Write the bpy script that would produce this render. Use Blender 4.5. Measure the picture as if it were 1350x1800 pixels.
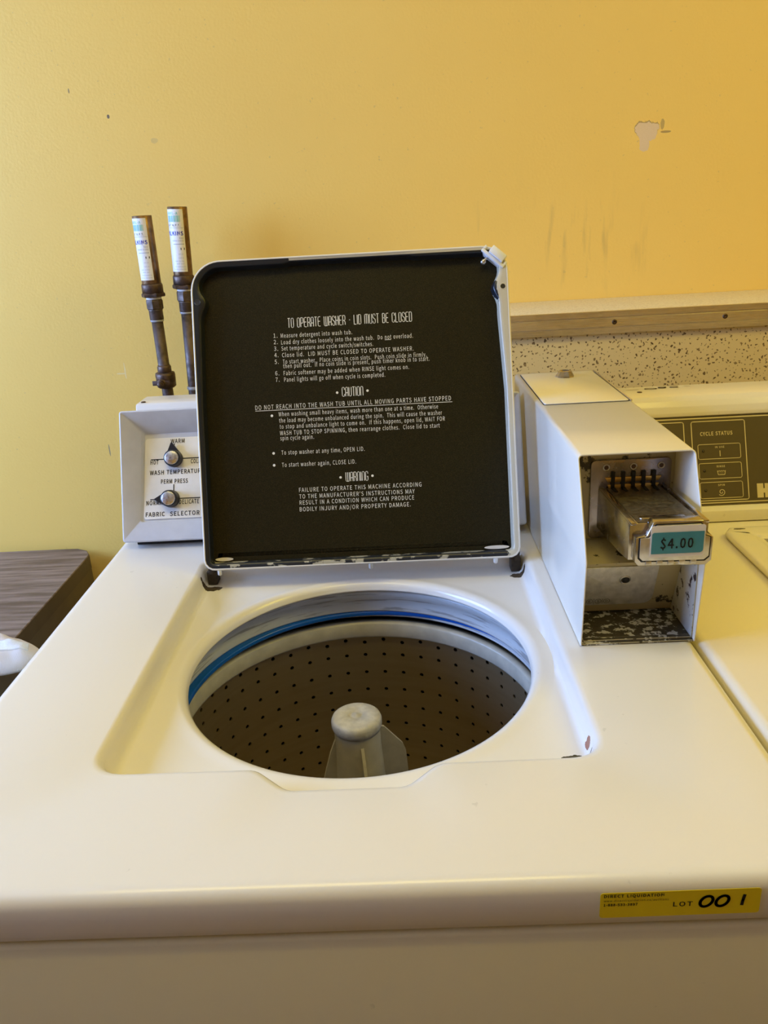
import bpy, bmesh, math, random
from mathutils import Vector, Matrix
random.seed(7)
for o in list(bpy.data.objects): bpy.data.objects.remove(o)
C = bpy.context.scene.collection
H = 0.93            # height of the washer deck; shapes below are written with z measured from the deck
rad = math.radians
PI = math.pi

# ------------------------------------------------------------------ camera
def camera():
    p, y, r = rad(20.525), rad(1.709), rad(3.254)
    fw = Vector((-math.sin(y)*math.cos(p), math.cos(y)*math.cos(p), -math.sin(p)))
    rt = Vector((math.cos(y), math.sin(y), 0)); up = rt.cross(fw)
    rt2 = rt*math.cos(r) - up*math.sin(r); up2 = rt*math.sin(r) + up*math.cos(r)
    cd = bpy.data.cameras.new('camera'); co = bpy.data.objects.new('camera', cd); C.objects.link(co)
    M = Matrix.Identity(4)
    for i, a in enumerate((rt2, up2, -fw)):
        for k in range(3): M[k][i] = a[k]
    M[0][3], M[1][3], M[2][3] = 0, 0, H+0.392
    co.matrix_world = M
    cd.sensor_fit = 'VERTICAL'; cd.sensor_height = 24.0; cd.lens = 24.0*1390/1800
    cd.clip_start = 0.02; cd.clip_end = 100
    bpy.context.scene.camera = co
camera()

# ------------------------------------------------------------------ light
sc = bpy.context.scene
w = bpy.data.worlds.new('World'); sc.world = w; w.use_nodes = True
w.node_tree.nodes['Background'].inputs[0].default_value = (0.35, 0.58, 1.0, 1)
w.node_tree.nodes['Background'].inputs[1].default_value = 1.2
def area(name, loc, target, sx, sy, power, col, spread=180):
    l = bpy.data.lights.new(name, 'AREA'); l.shape = 'RECTANGLE'; l.size = sx; l.size_y = sy
    l.energy = power; l.color = col; l.spread = rad(spread)
    o = bpy.data.objects.new(name, l); C.objects.link(o); o.location = loc
    o.rotation_euler = (Vector(target)-Vector(loc)).to_track_quat('-Z', 'Y').to_euler()
    return o
WIN = (-0.15, 1.25, 1.06, 1.98)    # window in the left wall: y0, y1, z0, z1
WX = -2.05
area('window_daylight', (WX+0.02, (WIN[0]+WIN[1])/2, (WIN[2]+WIN[3])/2), (0.0, (WIN[0]+WIN[1])/2, (WIN[2]+WIN[3])/2-0.7), WIN[1]-WIN[0], WIN[3]-WIN[2], 88, (0.28, 0.475, 1.0))
area('ceiling_lamp', (1.6, 0.45, 2.5), (1.6, 0.45, 0), 1.2, 0.5, 18, (1.0, 0.82, 0.06))
area('ceiling_lamp', (-0.2, 0.30, 2.5), (-0.2, 0.30, 0), 1.2, 0.4, 9.2, (1.0, 0.79, 0.16))
sc.view_settings.view_transform = 'Standard'; sc.view_settings.look = 'None'
sc.view_settings.gamma = 1; sc.view_settings.use_curve_mapping = False
sc.view_settings.exposure = 0.0

# ------------------------------------------------------------------ materials
class NT:
    def __init__(s, name):
        s.m = bpy.data.materials.new(name); s.m.use_nodes = True
        s.t = s.m.node_tree; s.b = s.t.nodes['Principled BSDF']
    def n(s, typ, **kw):
        nd = s.t.nodes.new(typ)
        for k, v in kw.items():
            if k.startswith('i_'): nd.inputs[int(k[2:])].default_value = v
            elif k in ('Scale', 'Detail', 'Roughness', 'Distortion', 'Randomness', 'Strength', 'Distance'): nd.inputs[k].default_value = v
            else: setattr(nd, k, v)
        return nd
    def l(s, a, b): s.t.links.new(a, b)
    def pos(s):
        if not hasattr(s, '_p'): s._p = s.n('ShaderNodeNewGeometry')
        return s._p.outputs['Position']
    def mapped(s, scale=(1, 1, 1), loc=(0, 0, 0)):
        mp = s.n('ShaderNodeMapping'); mp.inputs['Scale'].default_value = scale; mp.inputs['Location'].default_value = loc
        s.l(s.pos(), mp.inputs['Vector']); return mp.outputs[0]
    def noise(s, scale, detail=3, vec=None, rough=0.5):
        nd = s.n('ShaderNodeTexNoise', Scale=scale, Detail=detail, Roughness=rough)
        s.l(vec if vec is not None else s.pos(), nd.inputs['Vector']); return nd.outputs['Fac']
    def ramp(s, fac, pts):
        r = s.n('ShaderNodeValToRGB'); e = r.color_ramp.elements
        while len(e) < len(pts): e.new(0.5)
        for el, (p, c) in zip(e, pts):
            el.position = p; el.color = (c, c, c, 1) if isinstance(c, (int, float)) else (*c, 1)
        s.l(fac, r.inputs[0]); return r.outputs[0]
    def mix(s, fac, a, b):
        m = s.n('ShaderNodeMix', data_type='RGBA')
        if isinstance(fac, (int, float)): m.inputs[0].default_value = fac
        else: s.l(fac, m.inputs[0])
        for v, i in ((a, 6), (b, 7)):
            if isinstance(v, tuple): m.inputs[i].default_value = (*v, 1)
            else: s.l(v, m.inputs[i])
        return m.outputs[2]
    def math(s, op, a, b=None):
        m = s.n('ShaderNodeMath', operation=op)
        for v, i in ((a, 0), (b, 1)):
            if v is None: continue
            if isinstance(v, (int, float)): m.inputs[i].default_value = v
            else: s.l(v, m.inputs[i])
        return m.outputs[0]
    def spot(s, c, r, warp=0.3, wscale=120, soft=0.1):
        """mask that is 1 inside a wobbly ellipsoid round world point c (z from the deck)"""
        mp = s.mapped(tuple(1/a for a in r), tuple(-(a+(H if i == 2 else 0))/b for i, (a, b) in enumerate(zip(c, r))))
        ln = s.n('ShaderNodeVectorMath', operation='LENGTH'); s.l(mp, ln.inputs[0])
        nz = s.noise(wscale, 3)
        d = s.math('ADD', ln.outputs['Value'], s.math('MULTIPLY', s.math('SUBTRACT', nz, 0.5), warp*2))
        return s.ramp(d, [(max(0, 1-soft)/2, 1.0), (0.5, 0.0)]) if False else s.math('LESS_THAN', d, 1.0)
    def bump(s, h, strength=0.1, dist=0.001):
        b = s.n('ShaderNodeBump', Strength=strength, Distance=dist); s.l(h, b.inputs['Height']); s.l(b.outputs[0], s.b.inputs['Normal'])
    def col(s, c):
        if isinstance(c, tuple): s.b.inputs['Base Color'].default_value = (*c, 1)
        else: s.l(c, s.b.inputs['Base Color'])
    def set(s, rough=None, metal=None, coat=None, spec=None):
        for k, v in (('Roughness', rough), ('Metallic', metal), ('Coat Weight', coat), ('Specular IOR Level', spec)):
            if v is None: continue
            if isinstance(v, (int, float)): s.b.inputs[k].default_value = v
            else: s.l(v, s.b.inputs[k])

def simple(name, c, rough=0.5, metal=0.0, var=0.06, scale=40, bump=0.0, bscale=300, coat=0.0, spec=0.5):
    m = NT(name)
    dark = tuple(v*(1-var) for v in c); lite = tuple(min(1, v*(1+var)) for v in c)
    m.col(m.mix(m.ramp(m.noise(scale, 4), [(0.3, 0.0), (0.7, 1.0)]), dark, lite))
    m.set(rough, metal, coat, spec)
    if bump: m.bump(m.noise(bscale, 3), bump)
    return m.m

M = {}
def wall_mat():
    m = NT('yellow_wall_paint')
    base = m.mix(m.ramp(m.noise(1.6, 4), [(0.3, 0.0), (0.7, 1.0)]), (0.90, 0.60, 0.140), (0.94, 0.635, 0.155))
    # dirty vertical streaks right of the middle
    st = m.ramp(m.noise(1.0, 6, m.mapped((60, 1, 9))), [(0.58, 0.0), (0.72, 1.0)])
    area_ = m.ramp(m.noise(5, 2), [(0.45, 0.0), (0.6, 1.0)])
    low = m.spot((0.30, 1.45, 0.33), (0.20, 0.3, 0.12), 0.5, 14)
    base = m.mix(m.math('MULTIPLY', m.math('MULTIPLY', st, area_), m.math('MULTIPLY', low, 0.35)), base, (0.45, 0.31, 0.11))
    base = m.mix(m.math('MULTIPLY', m.ramp(m.noise(150, 3), [(0.70, 0.0), (0.76, 1.0)]), 0.35), base, (0.50, 0.36, 0.15))
    for c, r, wv, col, a in (
        ((0.4265, 1.45, 0.499), (0.0185, 0.05, 0.017), 0.55, (0.80, 0.60, 0.36), 1),
        ((0.424, 1.45, 0.480), (0.0085, 0.05, 0.014), 0.5, (0.80, 0.60, 0.36), 1),
        ((0.458, 1.45, 0.497), (0.009, 0.05, 0.0018), 0.5, (0.36, 0.24, 0.10), .8),
        ((0.452, 1.45, 0.508), (0.003, 0.05, 0.008), 0.9, (0.42, 0.30, 0.12), .7),
        ((-0.462, 1.45, 0.5692), (0.0022, 0.05, 0.003), 0.4, (0.20, 0.14, 0.08), 1),
        ((-0.392, 1.45, 0.53), (0.006, 0.05, 0.004), 1.1, (0.55, 0.40, 0.16), .4),
        ((-0.52, 1.45, 0.61), (0.0012, 0.05, 0.004), 0.4, (0.25, 0.18, 0.1), .8),
        ((-0.505, 1.45, 0.15), (0.0012, 0.05, 0.013), 0.9, (0.92, 0.80, 0.50), .5),
        ((-0.515, 1.45, 0.145), (0.008, 0.05, 0.0015), 1.0, (0.92, 0.80, 0.50), .4),
        ((-0.56, 1.45, 0.0), (0.0012, 0.05, 0.012), 0.3, (0.25, 0.20, 0.14), .8)):
        base = m.mix(m.math('MULTIPLY', m.spot(c, r, wv, 90), a), base, col)
    rim = m.math('SUBTRACT', m.spot((0.4265, 1.45, 0.4995), (0.0192, 0.05, 0.0178), 0.55, 90), m.spot((0.4268, 1.45, 0.4985), (0.0185, 0.05, 0.017), 0.55, 90))
    base = m.mix(m.math('MULTIPLY', m.math('MAXIMUM', rim, 0.0), 0.8), base, (0.38, 0.25, 0.10))
    m.col(base); m.set(0.55, spec=0.35)
    h = m.math('ADD', m.noise(220, 3), m.math('MULTIPLY', m.noise(40, 3), 0.8))
    m.bump(h, 0.22, 0.0015)
    return m.m
def enamel(name, c, chips_and_shade=()):
    m = NT(name)
    base = m.mix(m.noise(3, 0), tuple(v*0.97 for v in c), c)
    base = m.mix(m.math('MULTIPLY', m.ramp(m.noise(90, 4), [(0.74, 0.0), (0.77, 1.0)]), 0.35), base, tuple(v*0.65 for v in c))
    for cc, r, wv, col, a in chips_and_shade:
        base = m.mix(m.math('MULTIPLY', m.spot(cc, r, wv, 180), a), base, col)
    m.col(base)
    m.set(m.ramp(m.noise(6, 1), [(0.0, 0.20), (1.0, 0.30)]), coat=0.25)
    m.b.inputs['Coat Roughness'].default_value = 0.12
    m.bump(m.noise(9, 0), 0.05, 0.002)
    return m.m
CREAM = (0.79, 0.745, 0.665)
M['wall'] = wall_mat()
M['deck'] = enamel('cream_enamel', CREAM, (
    ((0.1245, 0.5230, -0.02), (0.0085, 0.0050, 0.012), 0.5, (0.05, 0.04, 0.015), 1),
    ((0.1375, 0.5330, -0.012), (0.0017, 0.0055, 0.012), 0.6, (0.32, 0.13, 0.09), 1),
    ((0.1335, 0.5215, -0.014), (0.0050, 0.0018, 0.012), 0.4, (0.12, 0.06, 0.04), 1),
    ((-0.240, 0.866, -0.02), (0.012, 0.006, 0.04), 0.4, (0.05, 0.03, 0.01), .95),  # this and the next: contact shadow and rust at the hinge pockets, painted in
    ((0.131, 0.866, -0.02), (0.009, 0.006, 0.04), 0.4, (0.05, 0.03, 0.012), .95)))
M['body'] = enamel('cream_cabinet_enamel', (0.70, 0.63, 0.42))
M['nbr'] = enamel('cream_enamel_neighbour', (0.80, 0.725, 0.56), (((0.405, 0.902, 0.005), (0.007, 0.002, 0.03), 0.6, (0.06, 0.04, 0.02), 1),))
M['lid_out'] = enamel('cream_lid_skin', CREAM)
def black_enamel():
    m = NT('black_lid_enamel')
    m.col(m.mix(m.ramp(m.noise(1500, 2), [(0.45, 0.0), (0.75, 1.0)]), (0.010, 0.0078, 0.0020), (0.042, 0.034, 0.011)))
    m.set(0.38, spec=0.20); m.bump(m.noise(900, 2), 0.10, 0.0004)
    return m.m
M['black'] = black_enamel()
def flange_mat():
    m = NT('lid_flange_overspray')
    sx = m.n('ShaderNodeSeparateXYZ'); m.l(m.pos(), sx.inputs[0])
    nz = m.math('MULTIPLY', m.math('SUBTRACT', m.noise(35, 5), 0.5), 0.03)
    right = m.math('GREATER_THAN', m.math('ADD', sx.outputs['X'], nz), 0.118)
    top = m.math('MULTIPLY', m.math('GREATER_THAN', m.math('ADD', sx.outputs['X'], nz), -0.125), m.math('GREATER_THAN', sx.outputs['Z'], H+0.348))
    low = m.math('MULTIPLY', m.math('LESS_THAN', sx.outputs['Z'], H+0.012), m.ramp(m.noise(60, 5), [(0.52, 0.0), (0.56, 1.0)]))
    f = m.math('MAXIMUM', m.math('MAXIMUM', right, top), m.math('MULTIPLY', low, 0.7))
    m.col(m.mix(f, (0.013, 0.016, 0.022), (0.55, 0.50, 0.37))); m.set(0.3)
    return m.m
M['flange'] = flange_mat()
def worn(name, paint, bare, amt, rough, metal, scale=45):
    m = NT(name)
    f = m.ramp(m.noise(scale, 7, rough=0.65), [(amt, 0.0), (amt+0.03, 1.0)])
    base = m.mix(f, paint, m.mix(m.noise(180, 3), bare, tuple(v*0.35 for v in bare)))
    m.col(base); m.set(rough, m.math('MULTIPLY', f, metal) if metal else 0.0)
    m.bump(f, -0.3, 0.0006)
    return m.m
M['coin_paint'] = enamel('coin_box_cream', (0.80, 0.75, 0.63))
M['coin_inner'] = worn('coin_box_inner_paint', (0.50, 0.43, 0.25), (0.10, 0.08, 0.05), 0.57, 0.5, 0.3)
M['coin_floor'] = worn('coin_box_worn_floor', (0.60, 0.58, 0.50), (0.12, 0.10, 0.06), 0.44, 0.5, 0.4, 110)
M['coin_right'] = worn('coin_box_chipped_side', (0.58, 0.56, 0.50), (0.09, 0.06, 0.05), 0.56, 0.4, 0.3, 55)
def metal(name, c, r0, r1, stain=0.0, scale=60, stretch=(1, 1, 1)):
    m = NT(name); v = m.mapped(stretch)
    b = m.mix(m.ramp(m.noise(scale, 5, v), [(0.3, 0.0), (0.7, 1.0)]), tuple(x*0.7 for x in c), c)
    if stain: b = m.mix(m.math('MULTIPLY', m.ramp(m.noise(scale*0.7, 6), [(0.52, 0.0), (0.6, 1.0)]), stain), b, (0.06, 0.045, 0.03))
    m.col(b); m.set(m.ramp(m.noise(scale*1.3, 4, v), [(0.3, r0), (0.7, r1)]), 1.0)
    return m.m
M['chrome'] = metal('worn_chrome', (0.62, 0.58, 0.52), 0.10, 0.30, 0.25)
M['chrome_plate'] = metal('dull_chrome_plate', (0.34, 0.30, 0.30), 0.18, 0.38, 0.45)
M['cast'] = metal('cast_grey_metal', (0.32, 0.28, 0.20), 0.35, 0.55, 0.3, 200)
M['steel'] = metal('galvanised_steel', (0.72, 0.70, 0.66), 0.30, 0.48, 0.12, 90)
M['door'] = metal('brushed_steel_door', (0.80, 0.78, 0.74), 0.45, 0.6, 0.1, 120); M['door'].node_tree.nodes['Principled BSDF'].inputs['Metallic'].default_value = 0.45
M['brass'] = metal('brass', (1.0, 0.66, 0.20), 0.30, 0.42, 0.0)
M['alu'] = metal('aluminium_strip', (0.86, 0.80, 0.74), 0.25, 0.38, 0.08, 30, (1, 60, 60))
M['spun'] = metal('spun_aluminium', (0.86, 0.84, 0.80), 0.22, 0.35, 0.0, 200)
M['faceplate'] = metal('brushed_faceplate', (0.95, 0.90, 0.80), 0.35, 0.5, 0.08, 12, (1, 1, 1)); M['faceplate'].node_tree.nodes['Principled BSDF'].inputs['Metallic'].default_value = 0.35
M['copper'] = metal('tarnished_copper', (0.27, 0.165, 0.085), 0.32, 0.5, 0.45, 90)
M['bronze'] = metal('oxidised_bronze', (0.16, 0.11, 0.085), 0.42, 0.65, 0.5, 120)
M['pipe'] = metal('dirty_iron_pipe', (0.17, 0.13, 0.11), 0.45, 0.7, 0.5, 80)
def basket_mat():
    m = NT('dark_basket_steel')
    b = m.mix(m.ramp(m.noise(9, 4, m.mapped((1, 1, 14))), [(0.3, 0.0), (0.7, 1.0)]), (0.45, 0.36, 0.21), (0.49, 0.40, 0.24))
    m.col(b); m.set(0.40, 0.85); return m.m
M['basket'] = basket_mat()
def tubcover():
    m = NT('tub_cover_plastic')
    a = m.ramp(m.noise(1.0, 6, m.mapped((18, 18, 300))), [(0.57, 0.0), (0.63, 1.0)])
    m.col(m.mix(m.math('MULTIPLY', a, 0.65), (0.56, 0.57, 0.56), (0.22, 0.20, 0.18))); m.set(0.38)
    m.bump(m.noise(60, 5), 0.25, 0.001); return m.m
M['tubcover'] = tubcover()
M['ring'] = simple('beige_balance_ring', (0.50, 0.47, 0.38), 0.38, 0, 0.12, 60, 0.1, 200)
M['seal'] = simple('blue_seal', (0.006, 0.11, 0.50), 0.22)
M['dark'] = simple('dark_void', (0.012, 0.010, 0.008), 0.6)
M['agit'] = simple('agitator_plastic', (0.50, 0.44, 0.30), 0.42, 0, 0.10, 60, 0.25, 160)
M['agit_cap'] = simple('agitator_cap_plastic', (0.52, 0.48, 0.39), 0.45, 0, 0.18, 110, 0.5, 200)
M['grey'] = simple('grey_console_plastic', (0.60, 0.59, 0.59), 0.42, 0, 0.04, 60, 0.06, 700)
M['cover'] = enamel('console_back_cover', (0.76, 0.70, 0.60))
M['ink'] = simple('black_ink', (0.008, 0.008, 0.010), 0.6, var=0.02, spec=0.2)
M['blackp'] = simple('black_plastic', (0.018, 0.018, 0.02), 0.35)
M['white_ink'] = simple('white_print', (0.80, 0.77, 0.68), 0.5, var=0.05)
M['cream_ink'] = simple('cream_print', (0.66, 0.55, 0.30), 0.5, var=0.04)
M['panel'] = simple('olive_brown_panel', (0.095, 0.072, 0.030), 0.40, var=0.06, scale=20)
M['lens'] = simple('dark_indicator_lens', (0.025, 0.018, 0.010), 0.2)
M['teal'] = simple('teal_label', (0.045, 0.215, 0.26), 0.3, var=0.06)
M['clear'] = simple('clear_tape', (0.72, 0.66, 0.60), 0.25)
M['yellow'] = simple('yellow_label', (0.72, 0.55, 0.0), 0.5, var=0.04)
M['white'] = simple('white_label', (0.88, 0.86, 0.82), 0.4, var=0.03)
M['tealink'] = simple('teal_print', (0.22, 0.62, 0.54), 0.5)
M['blueink'] = simple('blue_print', (0.02, 0.04, 0.42), 0.5)
M['greyink'] = simple('grey_print', (0.33, 0.33, 0.35), 0.5)
M['tape'] = simple('white_thread_tape', (0.80, 0.79, 0.76), 0.6)
M['bracket'] = simple('white_lid_bracket', (0.78, 0.78, 0.76), 0.35)
M['rust'] = simple('rusty_hinge', (0.035, 0.022, 0.010), 0.7, var=0.4, scale=200)
M['floor'] = simple('floor_tiles', (0.16, 0.11, 0.07), 0.5)
M['ceil'] = simple('ceiling_paint', (0.80, 0.76, 0.66), 0.8)
M['frame'] = simple('window_frame_paint', (0.8, 0.8, 0.78), 0.4)
M['brown'] = simple('dark_brown_panel', (0.14, 0.10, 0.055), 0.55)
M['table_edge'] = simple('dark_table_edge', (0.10, 0.07, 0.04), 0.5)
def laminate():
    m = NT('speckled_laminate')
    nz = m.n('ShaderNodeTexNoise', Scale=160, Detail=2); m.l(m.pos(), nz.inputs['Vector'])
    add = m.n('ShaderNodeVectorMath', operation='MULTIPLY_ADD'); m.l(nz.outputs['Color'], add.inputs[0])
    add.inputs[1].default_value = (0.009, 0.009, 0.009); m.l(m.pos(), add.inputs[2])
    v = m.n('ShaderNodeTexVoronoi', Scale=165); v.voronoi_dimensions = '2D'
    sp = m.n('ShaderNodeSeparateXYZ'); m.l(add.outputs[0], sp.inputs[0]); cbn = m.n('ShaderNodeCombineXYZ'); m.l(sp.outputs['X'], cbn.inputs[0]); m.l(sp.outputs['Z'], cbn.inputs[1])
    m.l(cbn.outputs[0], v.inputs['Vector'])
    cs = m.n('ShaderNodeSeparateColor'); m.l(v.outputs['Color'], cs.inputs[0])
    size = m.math('MULTIPLY', m.math('SUBTRACT', cs.outputs[0], 0.06), 0.33)
    f = m.math('LESS_THAN', v.outputs['Distance'], size)
    dk = m.mix(cs.outputs[1], (0.10, 0.055, 0.018), (0.30, 0.20, 0.08))
    m.col(m.mix(f, (0.76, 0.60, 0.29), dk)); m.set(0.4); return m.m
M['laminate'] = laminate()
def laminate_top():
    m = NT('pale_laminate_top')
    m.col(m.mix(m.ramp(m.noise(320, 2), [(0.5, 0.0), (0.66, 1.0)]), (0.74, 0.64, 0.42), (0.58, 0.47, 0.27))); m.set(0.45); return m.m
M['lam_top'] = laminate_top()
def wood():
    m = NT('grey_woodgrain_laminate')
    v = m.mapped((3, 40, 3))
    f = m.noise(2.2, 8, v, 0.62)
    m.col(m.mix(m.ramp(f, [(0.36, 0.0), (0.62, 1.0)]), (0.10, 0.066, 0.052), (0.26, 0.19, 0.16)))
    m.set(0.40); return m.m
M['wood'] = wood()
def cloth_mat():
    m = NT('white_knit_cloth')
    wv = m.n('ShaderNodeTexWave', Scale=300); m.l(m.pos(), wv.inputs['Vector'])
    m.col(m.mix(m.ramp(m.noise(14, 3), [(0.4, 0.0), (0.65, 1.0)]), (0.80, 0.78, 0.80), (0.80, 0.70, 0.62)))
    m.set(0.85); m.bump(m.math('ADD', wv.outputs['Fac'], m.noise(500, 2)), 0.5, 0.001); return m.m
M['cloth'] = cloth_mat()
M['band'] = simple('white_ribbed_band', (0.84, 0.86, 0.90), 0.8, 0, 0.05, 300, 0.6, 900)
def glass():
    m = NT('window_glass'); m.b.inputs['Transmission Weight'].default_value = 1; m.set(0.0); m.col((1, 1, 1)); m.b.inputs['IOR'].default_value = 1.45
    return m.m
M['glass'] = glass()

# ------------------------------------------------------------------ mesh helpers
class MB:
    def __init__(s): s.v = []; s.f = []; s.m = []; s.sm = []
    def add(s, vs, fs, mi=0, smooth=False):
        o = len(s.v); s.v += [tuple(p) for p in vs]
        for f in fs: s.f.append(tuple(i+o for i in f)); s.m.append(mi); s.sm.append(smooth)
    def rings(s, rings, closed=True, cap0=False, cap1=False, mi=0, smooth=True, loop=False):
        n = len(rings[0]); vs = [p for r in rings for p in r]; fs = []
        R = len(rings)
        for a in range(R if loop else R-1):
            b = (a+1) % R
            for i in range(n if closed else n-1):
                j = (i+1) % n; fs.append((a*n+i, a*n+j, b*n+j, b*n+i))
        if cap0: fs.append(tuple(range(n-1, -1, -1)))
        if cap1: fs.append(tuple((R-1)*n+i for i in range(n)))
        s.add(vs, fs, mi, smooth)
    def lathe(s, prof, c=(0, 0, 0), n=48, mi=0, cap0=False, cap1=False, smooth=True, axis=None, loop=False):
        """prof: (r, z) list round a vertical axis, or round axis frame (u,v,n)"""
        if axis is None: axis = (Vector((1, 0, 0)), Vector((0, 1, 0)), Vector((0, 0, 1)))
        u, v, w_ = axis; c = Vector(c)
        rs = [[c+u*(r*math.cos(2*PI*i/n))+v*(r*math.sin(2*PI*i/n))+w_*z for i in range(n)] for r, z in prof]
        s.rings(rs, True, cap0, cap1, mi, smooth, loop)
    def box(s, x0, x1, y0, y1, z0, z1, mi=0, fr=None):
        vs = [(x, y, z) for x in (x0, x1) for y in (y0, y1) for z in (z0, z1)]
        if fr: vs = [fr(*p) for p in vs]
        s.add(vs, [(0, 1, 3, 2), (4, 6, 7, 5), (0, 4, 5, 1), (2, 3, 7, 6), (0, 2, 6, 4), (1, 5, 7, 3)], mi)
    def prism(s, poly, a, b, fr, mi=0, smooth=False):
        """poly of (p,q) extruded from a to b along the third local axis of fr(p,q,t)"""
        n = len(poly); vs = [fr(p, q, a) for p, q in poly]+[fr(p, q, b) for p, q in poly]
        fs = [(i, (i+1) % n, n+(i+1) % n, n+i) for i in range(n)]+[tuple(range(n-1, -1, -1)), tuple(range(n, 2*n))]
        s.add(vs, fs, mi, smooth)
    def build(s, name, mats, root=None, parent=None, bevel=0, segs=2, angle=30, sub=0, weld=True, recalc=True):
        """root: Vector origin; parent: parent object"""
        org = Vector(root) if root is not None else Vector((0, 0, 0))
        me = bpy.data.meshes.new(name)
        me.from_pydata([(p[0]-org.x, p[1]-org.y, p[2]+H-org.z) for p in s.v], [], s.f)
        if not isinstance(mats, (list, tuple)): mats = [mats]
        for m_ in mats: me.materials.append(m_)
        me.polygons.foreach_set('material_index', s.m); me.polygons.foreach_set('use_smooth', s.sm)
        bm = bmesh.new(); bm.from_mesh(me)
        if weld: bmesh.ops.remove_doubles(bm, verts=bm.verts, dist=1e-6)
        if recalc: bmesh.ops.recalc_face_normals(bm, faces=bm.faces)
        if bevel:
            es = [e for e in bm.edges if len(e.link_faces) == 2 and e.calc_face_angle(0) > rad(angle)]
            bmesh.ops.bevel(bm, geom=es, offset=bevel, segments=segs, profile=0.5, affect='EDGES', clamp_overlap=True)
            for f in bm.faces: f.smooth = True
        bm.to_mesh(me); bm.free()
        if bevel:
            try: me.set_sharp_from_angle(angle=rad(40))
            except Exception: pass
        o = bpy.data.objects.new(name, me); C.objects.link(o)
        if parent is None and root is not None: o.location = org
        if parent is not None: o.parent = parent
        return o

class Thing:
    def __init__(s, name, label, cat, loc, group=None):
        s.o = bpy.data.objects.new(name, None); C.objects.link(s.o)
        s.loc = Vector((loc[0], loc[1], loc[2]+H)); s.o.location = s.loc; s.o.empty_display_size = 0.05
        s.o['label'] = label; s.o['category'] = cat
        if group: s.o['group'] = group
    def part(s, name, mb, mats, parent=None, label=None, kind=None, **kw):
        o = mb.build(name, mats, s.loc, parent or s.o, **kw)
        if label: o['label'] = label
        if kind: o['kind'] = kind
        return o
def structure(name, mb, mats, parent=None, **kw):
    o = mb.build(name, mats, parent=parent, **kw)
    if parent is None: o['kind'] = 'structure'
    return o

def frame(o, tilt, off=0.0):
    """plane facing the camera side (-y) leaning back by tilt deg: fr(u, v, n)"""
    t = rad(tilt); v = Vector((0, math.sin(t), math.cos(t))); n = Vector((0, -math.cos(t), math.sin(t))); o = Vector(o)
    return lambda a, b, c=0.0: Vector((a, 0, 0)) + o + v*b + n*(c+off) if True else None
def rrect(x0, x1, y0, y1, r, seg=6):
    rs = r if isinstance(r, (list, tuple)) else (r,)*4          # corners: (x0,y0) (x1,y0) (x1,y1) (x0,y1)
    out = []
    for (cx, cy, a0, k) in ((x0, y0, 180, 0), (x1, y0, 270, 1), (x1, y1, 0, 2), (x0, y1, 90, 3)):
        q = rs[k]; ox = cx+(q if cx == x0 else -q); oy = cy+(q if cy == y0 else -q)
        for i in range(seg+1):
            a = rad(a0+90*i/seg); out.append((ox+q*math.cos(a), oy+q*math.sin(a)))
    return out
def resample(poly, n):
    L = [0]
    for i in range(len(poly)):
        a, b = poly[i], poly[(i+1) % len(poly)]; L.append(L[-1]+math.hypot(b[0]-a[0], b[1]-a[1]))
    out = []; k = 0
    for i in range(n):
        t = L[-1]*i/n
        while L[k+1] < t: k += 1
        a, b = poly[k], poly[(k+1) % len(poly)]; f = (t-L[k])/max(1e-9, L[k+1]-L[k])
        out.append((a[0]+(b[0]-a[0])*f, a[1]+(b[1]-a[1])*f))
    return out
def inset(poly, d):
    n = len(poly); out = []
    for i in range(n):
        a, b, c = poly[i-1], poly[i], poly[(i+1) % n]
        t = Vector((c[0]-a[0], c[1]-a[1])).normalized()
        out.append((b[0]-t.y*d, b[1]+t.x*d))       # ccw polygon: positive d goes inwards
    return out

# ------------------------------------------------------------------ lettering
_tc = {}
try:
    FONT = bpy.data.fonts.load(bpy.utils.system_resource('DATAFILES', path='fonts')+'/Noto Sans CJK Regular.woff2')   # a plain sans typeface that comes with Blender
except Exception:
    FONT = None
CAPH = [0.68]
def glyphs(s, bold=0.0):
    key = (s, bold)
    if key not in _tc:
        cu = bpy.data.curves.new('t', 'FONT'); cu.body = s; cu.size = 1; cu.resolution_u = 2; cu.space_word = 1.25; cu.space_character = 1.08; cu.offset = bold*CAPH[0]/0.70
        if FONT: cu.font = FONT
        ob = bpy.data.objects.new('t', cu); C.objects.link(ob)
        bpy.context.view_layer.update()
        me = bpy.data.meshes.new_from_object(ob.evaluated_get(bpy.context.evaluated_depsgraph_get()))
        vs = [tuple(v.co) for v in me.vertices]; fs = [tuple(p.vertices) for p in me.polygons]
        bpy.data.objects.remove(ob); bpy.data.curves.remove(cu); bpy.data.meshes.remove(me)
        _tc[key] = (vs, fs)
    return _tc[key]
if FONT: CAPH[0] = max(p[1] for p in glyphs('H')[0])
def text(mb, s, u, v, width, cap, fr, n=0.0003, bold=0.012, mi=0, anchor='l', skew=0.0):
    vs, fs = glyphs(s, bold)
    x0 = min(p[0] for p in vs); x1 = max(p[0] for p in vs)
    sx = width/(x1-x0); sy = cap/CAPH[0]
    if anchor == 'c': u -= width/2
    if anchor == 'r': u -= width
    mb.add([fr(u+(p[0]-x0)*sx, v+p[1]*sy+(p[0]-x0)*sx*skew, n) for p in vs], fs, mi)
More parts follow.
